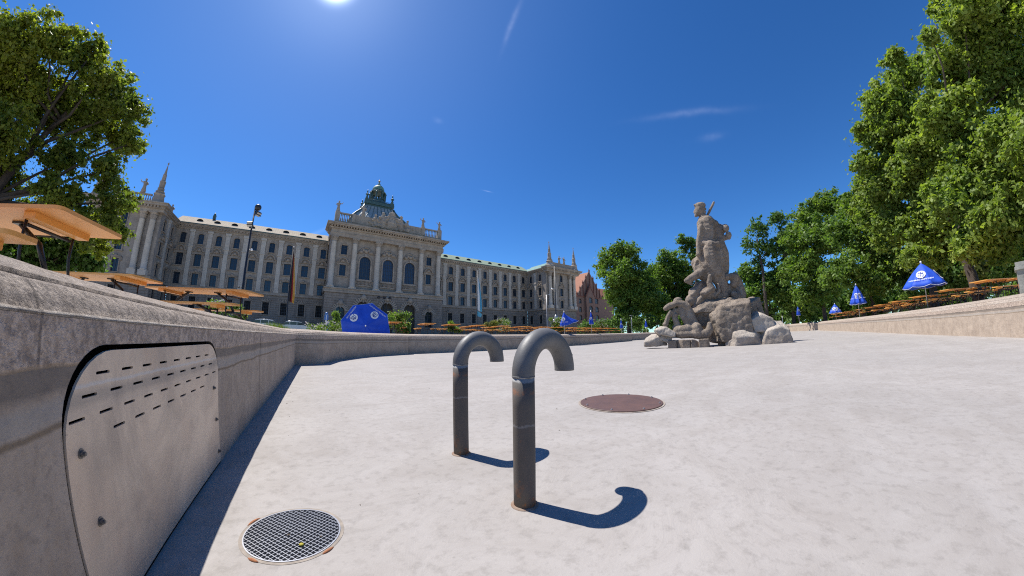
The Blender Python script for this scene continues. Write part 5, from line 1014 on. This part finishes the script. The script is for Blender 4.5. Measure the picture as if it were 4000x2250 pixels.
# ------------------------------------------------------------------ cars, booth
def car(label,x,y,rz,L=4.4):
    e=empty('parked_car',label,'car',(x,y,gz(x,y)-.05),rz,'cars parked before the palace')
    pr=[(-L/2,.45),(-L/2,.85),(-L/2+.25,1.0),(-L*.36,1.1),(-L*.30,1.15),(L*.18,1.15),(L*.28,1.02),(L/2-.1,.85),(L/2,.6),(L/2,.4),(-L/2,.35)]
    b=MB(); b.prism(pr,-.88,.88); b.build('body',M['car'],e)
    r=[(-L*.40,1.12),(-L*.33,1.46),(-L*.20,1.56),(L*.02,1.56),(L*.12,1.48),(L*.26,1.1)]
    b=MB(); b.prism([(x_,z-.06) if z>1.2 else (x_,z) for x_,z in r],-.74,.74); b.build('window',M['carg'],e)
    b=MB(); b.prism([(-L*.34,1.42),(-L*.30,1.52),(-L*.18,1.60),(L*.02,1.60),(L*.13,1.50),(L*.12,1.46),(0,1.53),(-L*.2,1.53)],-.72,.72)
    for s in (-1,1):
        for xx in (-L*.2,-.02): b.obox((xx,s*.75,1.3),(.03,0,0),(0,.012,0),(0,0,.22))
    b.build('roof',M['car'],e)
    b=MB(); [b.tube([(-L*.3,s*.62,1.58),(-L*.2,s*.62,1.64),(0,s*.62,1.64),(L*.08,s*.62,1.57)],.018,5) for s in (-1,1)]; b.build('roof_rail',M['steel'],e)
    for sx in (-1,1):
        for s in (-1,1):
            b=MB(); b.lathe([(.31,-.1),(.33,0),(.31,.1)],(0,0,0),14,M4=Matrix.Rotation(R(90),4,'X')); w=b.build('wheel',M['rubber'],e,(sx*L*.31,s*.8,.33))
    for s in (-1,1): b=MB(); b.box(L/2-.08,L/2+.01,s*.65-.16,s*.65+.16,.68,.80); b.build('headlight',M['white'],e)
car('silver estate car with roof rails parked left of the grass tuft',-4.6,43,R(182),4.8); car('silver hatchback parked right of the grass tuft',-.35,44,R(4))
bo=empty('sign_board','small blue and white sign board on a post beside the round shrub','sign',(2.25,30,gz(2,30))); b=MB(); b.lathe([(.05,0),(.05,2.0)],(0,0,0),6); b.build('post',M['white'],bo); b=MB(); b.box(-.18,.18,-.04,.04,1.3,1.75); b.ball((0,0,1.85),.15,7); b.build('sign_face',M['sign'],bo)
bo2=empty('distribution_box','white box behind the wall, left of the round shrub','box',(2.6,29.4,gz(2,30))); b=MB(); b.box(-.35,.35,-.25,.25,0,1.0); b.build('body',M['sign'],bo2); b=MB(); b.box(-.4,.4,-.3,.3,1.0,1.12); b.build('lid',M['white'],bo2)

# ------------------------------------------------------------------ brick courthouse
BR=empty('brick_gabled_building','red brick building with stepped pinnacled gables and a tiled roof, right of the palace','building',(153,128,0))
b=MB(); ops=[(x-1.25,x+1.25,z,z+3.2) for x in (-7.5,1.8) for z in (21.8,16.4,11.0)]+[(x-1.9,x+1.9,z,z+3.9) for x in (10.8,19.4) for z in (22.6,16.6,10.8)]
wall(b,-26,40,.9,26.6,ops,.8); b.prism([(-1.5,26.6),(26.5,26.6),(12.5,44.5)],0,.8); b.build('wall',M['brick'],BR)
b=MB(); b.prism([(6.2,26.5),(15.4,26.5),(10.8,33.6)],-1.6,-.05)
wall(b,6.2,15.4,.9,26.5,[(x-1.9,x+1.9,z,z+3.9) for x in (10.8,) for z in (22.4,16.6,10.8)],1.5); b.v=[(v[0],v[1]-1.6 if i>5 else v[1],v[2]) for i,v in enumerate(b.v)]; b.build('gable_bay',M['brick'],BR)
for x,z,w_,h_,yy in [(x,z,2.5,3.2,0) for x in (-7.5,1.8) for z in (21.8,16.4,11.0)]+[(19.4,z,3.8,3.9,0) for z in (22.6,16.6,10.8)]+[(10.8,z,3.8,3.9,-1.6) for z in (22.4,16.6,10.8)]:
    m=MB(); arch_fill(m,w_,h_-w_*.42,w_*.42,h_+.02,.05,.7); arch_band(m,w_,h_-w_*.42,w_*.42,.3,-.1,.05); m.box(-w_/2-.2,w_/2+.2,-.25,.1,-.35,0); o=m.build('window',M['tiles'] if 0 else M['brick'],BR,(x,yy,z))
    m=MB(); m.box(-w_/2,w_/2,.5,.56,0,h_); link('pane',m.mesh('pane',M['glass']),o)
    m=MB(); [m.box(xx-.06,xx+.06,.4,.49,0,h_) for xx in ([0] if w_<3 else [-.95,0,.95])]; [m.box(-w_/2,w_/2,.41,.488,z_-.05,z_+.05) for z_ in (h_*.35,h_*.62)]; link('sash',m.mesh('sash',simple('pale_sash',(.3,.3,.28)) if 'pale_sash' not in bpy.data.materials else bpy.data.materials['pale_sash']),o)
b=MB()
def pin(x,z0,z1,y=-.2,w_=.26):
    b.box(x-w_,x+w_,y-.3,y+.4,z0,z1-1.2); b.box(x-w_-.2,x+w_+.2,y-.4,y+.5,z1-1.2,z1-.8); b.add([(x-w_,y-.3,z1-.8),(x+w_,y-.3,z1-.8),(x+w_,y+.4,z1-.8),(x-w_,y+.4,z1-.8),(x,y+.3,z1+.6)],[(0,1,4),(1,2,4),(2,3,4),(3,0,4)])
for x in (-1.2,2.0,5.2,8.6,12.5,16.4,19.8,23.0,26.2): pin(x,26.7,29.0+17.0*(1-abs(x-12.5)/14))
for k in range(5):
    for s in (-1,1): x=10.8+s*(4.4-.95*k); z=27.2+1.45*k; b.box(x-.5,x+.5,-1.9,-.9,z-.6,z+.7)
pin(10.8,33,36,-1.5,.5); b.box(-26,6.1,-.3,-.02,26.1,26.7); b.box(15.5,40,-.3,-.02,26.1,26.7); b.box(-26,40,-.25,-.02,9.3,9.7)
for x in (-3.2,-4.6): b.box(x-.5,x+.5,-.1,.9,26.7,32.0-abs(x+3)*1.2)
b.build('gable_pinnacles',M['dbrick'],BR)
b=MB(); b.add([(-26,-.4,26.7),(8,-.4,26.7),(8,8,35.5),(-26,8,35.5),(8,16,26.7),(-26,16,26.7)],[(0,1,2,3),(3,2,4,5),(0,3,5),(1,4,2)]); b.add([(17,-.0,26.7),(40,-.0,26.7),(40,8,35.5),(17,8,35.5),(40,16,26.7),(17,16,26.7)],[(0,1,2,3),(3,2,4,5),(0,3,5),(1,4,2)]); b.add([(-1.2,.9,26.7),(12.5,.9,44),(12.5,20,44),(-1.2,20,26.7),(26.2,.9,26.7),(26.2,20,26.7)],[(0,1,2,3),(1,4,5,2)])
rf=b.build('roof',M['tiles'],BR)
for x in (-9.5,-18): m=MB(); m.prism([(-1.4,28.2),(-.9,29.4),(0,30),(.9,29.4),(1.4,28.2)],.5,3); link('dormer',m.mesh('dormer',M['tiles']),rf,(x,0,0)); m=MB(); m.box(x-.6,x+.6,.4,.49,28.3,29.2); m.build('opening',M['dark'],rf)

# ------------------------------------------------------------------ trees and plants
def leaves(name,clumps,n,size,mat,parent,seed,flat=.8):
    """many small leaf faces scattered through leaf clumps; clumps = (x,y,z,r)"""
    rg=np.random.default_rng(seed); cl=np.array(clumps); w=cl[:,3]**1.7; w=w/w.sum()
    idx=rg.choice(len(cl),n,p=w); d=rg.normal(size=(n,3)); d/=np.linalg.norm(d,axis=1)[:,None]; rr=np.abs(rg.normal(.55,.42,n))
    P=cl[idx,:3]+d*(cl[idx,3]*rr)[:,None]*np.array([1,1,flat])
    nr=d*.6+rg.normal(size=(n,3))*.8+np.array([0,0,.45]); nr/=np.linalg.norm(nr,axis=1)[:,None]
    t=np.cross(nr,rg.normal(size=(n,3))); t/=np.linalg.norm(t,axis=1)[:,None]; b=np.cross(nr,t)
    s=size*rg.uniform(.6,1.35,n)
    A=P+t*s[:,None]*.62; B=P+b*s[:,None]*.36+nr*s[:,None]*.08; C=P-t*s[:,None]*.62; D=P-b*s[:,None]*.36+nr*s[:,None]*.08
    V=np.stack([A,B,C,D],1).reshape(-1,3)
    me=bpy.data.meshes.new(name); me.vertices.add(4*n); me.vertices.foreach_set('co',V.ravel()); me.loops.add(4*n); me.loops.foreach_set('vertex_index',np.arange(4*n,dtype=np.int32)); me.polygons.add(n); me.polygons.foreach_set('loop_start',np.arange(0,4*n,4,dtype=np.int32)); me.polygons.foreach_set('loop_total',np.full(n,4,dtype=np.int32)); me.update(); me.validate()
    me.materials.append(mat); return link(name,me,parent)
def tree(key,label,blobs,mat,n,size,trunk=None,tr=.35,seed=1,sub=9,cr=(.28,.5),name='tree',cat='tree',shell=(.35,1.0),base=None):
    rn=random.Random(seed); cl=[]; tw=[]
    cx=sum(b[0] for b in blobs)/len(blobs); cy=sum(b[1] for b in blobs)/len(blobs)
    if trunk is None: trunk=(cx,cy)
    g=gz(*trunk); e=empty(name,label,cat,(trunk[0],trunk[1],g)); O=Vector((trunk[0],trunk[1],g))
    top=max(b[2] for b in blobs); fork=g+(min(b[2] for b in blobs)-g)*.7+ (top-g)*.08
    if base: fork=g+base
    H=top-g
    for (x,y,z,r) in blobs:
        k=max(4,int(sub*(r/1.4)))
        for i in range(k):
            d=Vector((rn.gauss(0,1),rn.gauss(0,1),rn.gauss(0,.9))).normalized()*r*rn.uniform(shell[0],1.12); c=Vector((x,y,z))+d
            q=r*rn.uniform(*cr); cl.append((c.x-O.x,c.y-O.y,max(c.z,g+.5)-O.z,q)); tw.append((Vector((x,y,z))-O,c-O))
    for (x,y,z,r) in blobs: cl.append((x-O.x,y-O.y,max(z,g+.6)-O.z,r*.95))
    leaves('crown',cl,n,size,mat,e,seed)
    b=MB(); wob=lambda p,a: p+Vector((rn.uniform(-a,a),rn.uniform(-a,a),rn.uniform(-a,a)*.5))
    tp=Vector((rn.uniform(-.3,.3),rn.uniform(-.3,.3),fork-g)); tt=Vector((cx-O.x,cy-O.y,H*.93))
    mid=tp.lerp(tt,.5); b.tube([(0,0,-.1),(0,0,.3),wob(tp*.5,.1),tp,wob(mid,.25),tt],[tr*1.35,tr*1.05,tr*.9,tr*.75,tr*.42,tr*.08],9)
    for (x,y,z,r) in blobs:
        c=Vector((x,y,z))-O; s=rn.uniform(0,.75); st=tp.lerp(tt,min(.9,s*max(0,min(1,(c.z-tp.z)/max(.1,tt.z-tp.z)))))
        rr=tr*.36*(1-s*.4); m1=wob(st.lerp(c,.35)+Vector((0,0,-.05*(c-st).length)),.25); m2=wob(st.lerp(c,.7),.25)
        b.tube([st,m1,m2,c],[rr,rr*.75,rr*.5,rr*.28],6)
        rr2=rr*.26
        for (o_,c_) in [t for t in tw if (t[0]-c).length<.01][:7]: b.tube([c,wob(c.lerp(c_,.5),.12),c_],[rr2,rr2*.7,rr2*.25],4)
    b.build('trunk',M['bark'],e)
    return e
tree('left','large spreading tree at the left with open limbs and yellow-green leaves',TREES['left'],M['l_left'],125000,.18,(-17.0,17.2),.38,1,42,(.16,.34))
tree('leftbush','dark bushy tree low behind the beer tables at the left edge',TREES['leftbush'],M['l_dark'],26000,.25,None,.2,2,26,(.24,.42))
tree('rightB','tallest lime tree at the right edge, overhanging the benches',TREES['rightB'],M['l_right'],190000,.18,(20.9,-7.6),.28,3,46,(.16,.34))
tree('rightA','broad lime tree left of the tallest one, behind the large parasol',TREES['rightA'],M['l_right'],140000,.19,(26.5,-7.0),.26,4,46,(.16,.34))
tree('rightC','lower yellow-green tree behind the narrow parasol',TREES['rightC'],M['l_mid'],52000,.24,None,.2,5,32,(.2,.38))
tree('rightD','dense dark green tree left of the lime trees',TREES['rightD'],M['l_mid'],50000,.32,None,.26,6,30,(.2,.38))
tree('sparse1','thin-leaved tree with bare-looking branches right of the sculpture',TREES['sparse1'],M['l_dark'],2900,.34,None,.3,7,22,(.16,.3))
tree('sparse2','airy small-leaved tree between the thin tree and the dark green one',TREES['sparse2'],M['l_dark'],5600,.38,None,.3,8,18,(.2,.34))
tree('under','low broad tree behind the boulders',TREES['under'],M['l_mid'],34000,.38,None,.2,9,24,(.24,.42))
tree('midF','tall dark maple in front of the brick building, right of the gables',TREES['midF'],M['l_mid'],56000,.36,None,.4,10,30,(.22,.4))
tree('midG','rounded tree between the maple and the sculpture',TREES['midG'],M['l_mid'],46000,.38,None,.35,11,28,(.22,.4))
tree('pine','flat-topped pine with a bent trunk rising left of the statue',TREES['pine'],M['l_dark'],2500,.42,(62.6,21.6),.28,12,9,(.3,.5))
tree('hedge','dark shady row of bushes behind the right-hand tables',TREES['hedge'],M['l_dark'],44000,.28,None,.12,13,26,(.24,.42),name='shrub',cat='shrub')
tree('gold','small yellow tree between the trunks at the right',TREES['gold'],M['l_yel'],4200,.22,None,.08,14)  # the yellow light on this tree is put into its leaf colour
tree('hedge3','low dark hedge under the middle trees, behind the slim parasols',TREES['hedge3'],M['l_dark'],16000,.3,None,.1,16,16,(.3,.5),name='shrub',cat='shrub')
tree('hedge2','dark shrub behind the sculpture rocks',TREES['hedge2'],M['l_dark'],7000,.45,None,.12,15,name='shrub',cat='shrub')
def shrub(label,x,y,h,r,mat,seed,n=2600,size=.09,flowers=None,fl=60):
    g=gz(x,y); e=empty('shrub',label,'shrub',(x,y,g)); rn=random.Random(seed)
    cl=[(rn.gauss(0,.45)*r,rn.gauss(0,.45)*r,h*.30+rn.random()*(h*.62),r*rn.uniform(.3,.5)) for i in range(14)]
    leaves('foliage',cl,n,size,mat,e,seed,.9); b=MB()
    for i in range(9): c=cl[i]; b.tube([(c[0]*.15,c[1]*.15,-.02),(c[0]*.5,c[1]*.5,c[2]*.5),c[:3]],[.022,.015,.006],5)
    b.build('stem',M['bark'],e)
    if flowers:
        f=MB()
        for i in range(fl): c=rn.choice(cl); d=Vector((rn.gauss(0,1),rn.gauss(0,1),rn.gauss(.4,.8))).normalized()*c[3]*1.08; f.ball((c[0]+d.x,c[1]+d.y,c[2]+d.z),rn.uniform(.022,.045),4,.7)
        f.build('blossom',M[flowers],e)
    return e
shrub('round green ball-shaped shrub left of the tipped parasol',2.6,25.5,1.75,.48,M['l_mid'],21,3500,.10)
shrub('wide flowering shrub right of the tipped parasol',7.0,23.5,1.75,.85,M['l_mid'],22,5200,.11,'straw',90)
shrub('leafy shrub behind the tables in the middle, below the right wing',17.5,26.3,1.8,.8,M['l_yel'],23,4200,.11,'straw',60)
shrub('wispy pale-flowered bush right of the leafy middle shrub',20.0,27.2,1.9,.8,M['l_mid'],24,1500,.09,'flower_w',170)
shrub('white-flowered bush at the left of the drooping parasol',21.6,20.8,1.9,.62,M['l_mid'],25,3600,.10,'flower_w',110)
shrub('oleander with pink blossom behind the fourth left table',-3.3,14.7,1.1,.55,M['l_mid'],26,1800,.08,'flower_w',120)
shrub('green potted plant at the end of the left tables',-2.45,14.2,.95,.35,M['l_mid'],27,1500,.08)
shrub('scraggy flowers growing between the second car and the round shrub',.9,17.8,.62,.6,M['l_mid'],28,900,.06,'flower_w',60)
shrub('thin weeds with white heads beside the scraggy flowers',1.75,17.5,.6,.5,M['l_mid'],29,800,.06,'flower_w',40)
shrub('broad-leaved green plant at the wall under the second far table',5.6,17.2,.75,.28,M['l_mid'],30,500,.13,'flower_r',14)
shrub('small leafy plant in front of the fourth far table',9.6,19.4,1.0,.45,M['l_mid'],31,1200,.10)
shrub('bare twiggy bush in front of the brick building',24.6,23.2,2.3,.55,M['l_dark'],32,700,.10)
shrub('low dark shrub at the foot of the tall maple',34.0,27.0,1.6,1.2,M['l_dark'],33,3500,.16)
shrub('grey-leaved plant with pale tufts left of the slim parasol',31.8,23.0,1.9,.55,M['l_dark'],34,900,.10,'flower_w',90)
shrub('small sunlit green bush behind the large right parasol',27.5,-5.9,1.6,.5,M['l_mid'],35,1800,.13)
g=MB(); rn=random.Random(5)
for i in range(1500):
    x,y=rn.gauss(0,.75),rn.gauss(0,.35); h_=rn.uniform(.35,.75)*math.exp(-(x*x)/2.2); a=rn.uniform(0,6.28); w_=.02
    g.add([(x-w_*math.cos(a),y-w_*math.sin(a),0),(x+w_*math.cos(a),y+w_*math.sin(a),0),(x+rn.uniform(-.2,.2),y+rn.uniform(-.2,.2),h_*.9)],[(0,1,2)])
o=g.build('grass',M['l_grass'],None,(-1.54,20.9,gz(-1.5,21)-.05)); tag(o,'bright green tuft of ornamental grass between the two parked cars','grass',None,'stuff')
# distant tree belt closing the horizon
def belt():
    rg=random.Random(8); cl=[]
    for i in range(210):
        a=R(50+rg.random()*95); d=rg.uniform(66,90); 
        if a<R(62): d=rg.uniform(150,170)
        for k in range(2): cl.append((d*math.sin(a),d*math.cos(a),rg.uniform(1.2,7.5),rg.uniform(2.0,3.2)))
    o=leaves('distant_tree_belt',cl,42000,.8,M['l_dark'],None,9); tag(o,'distant belt of dark trees behind the park','tree belt',None,'stuff')
belt()
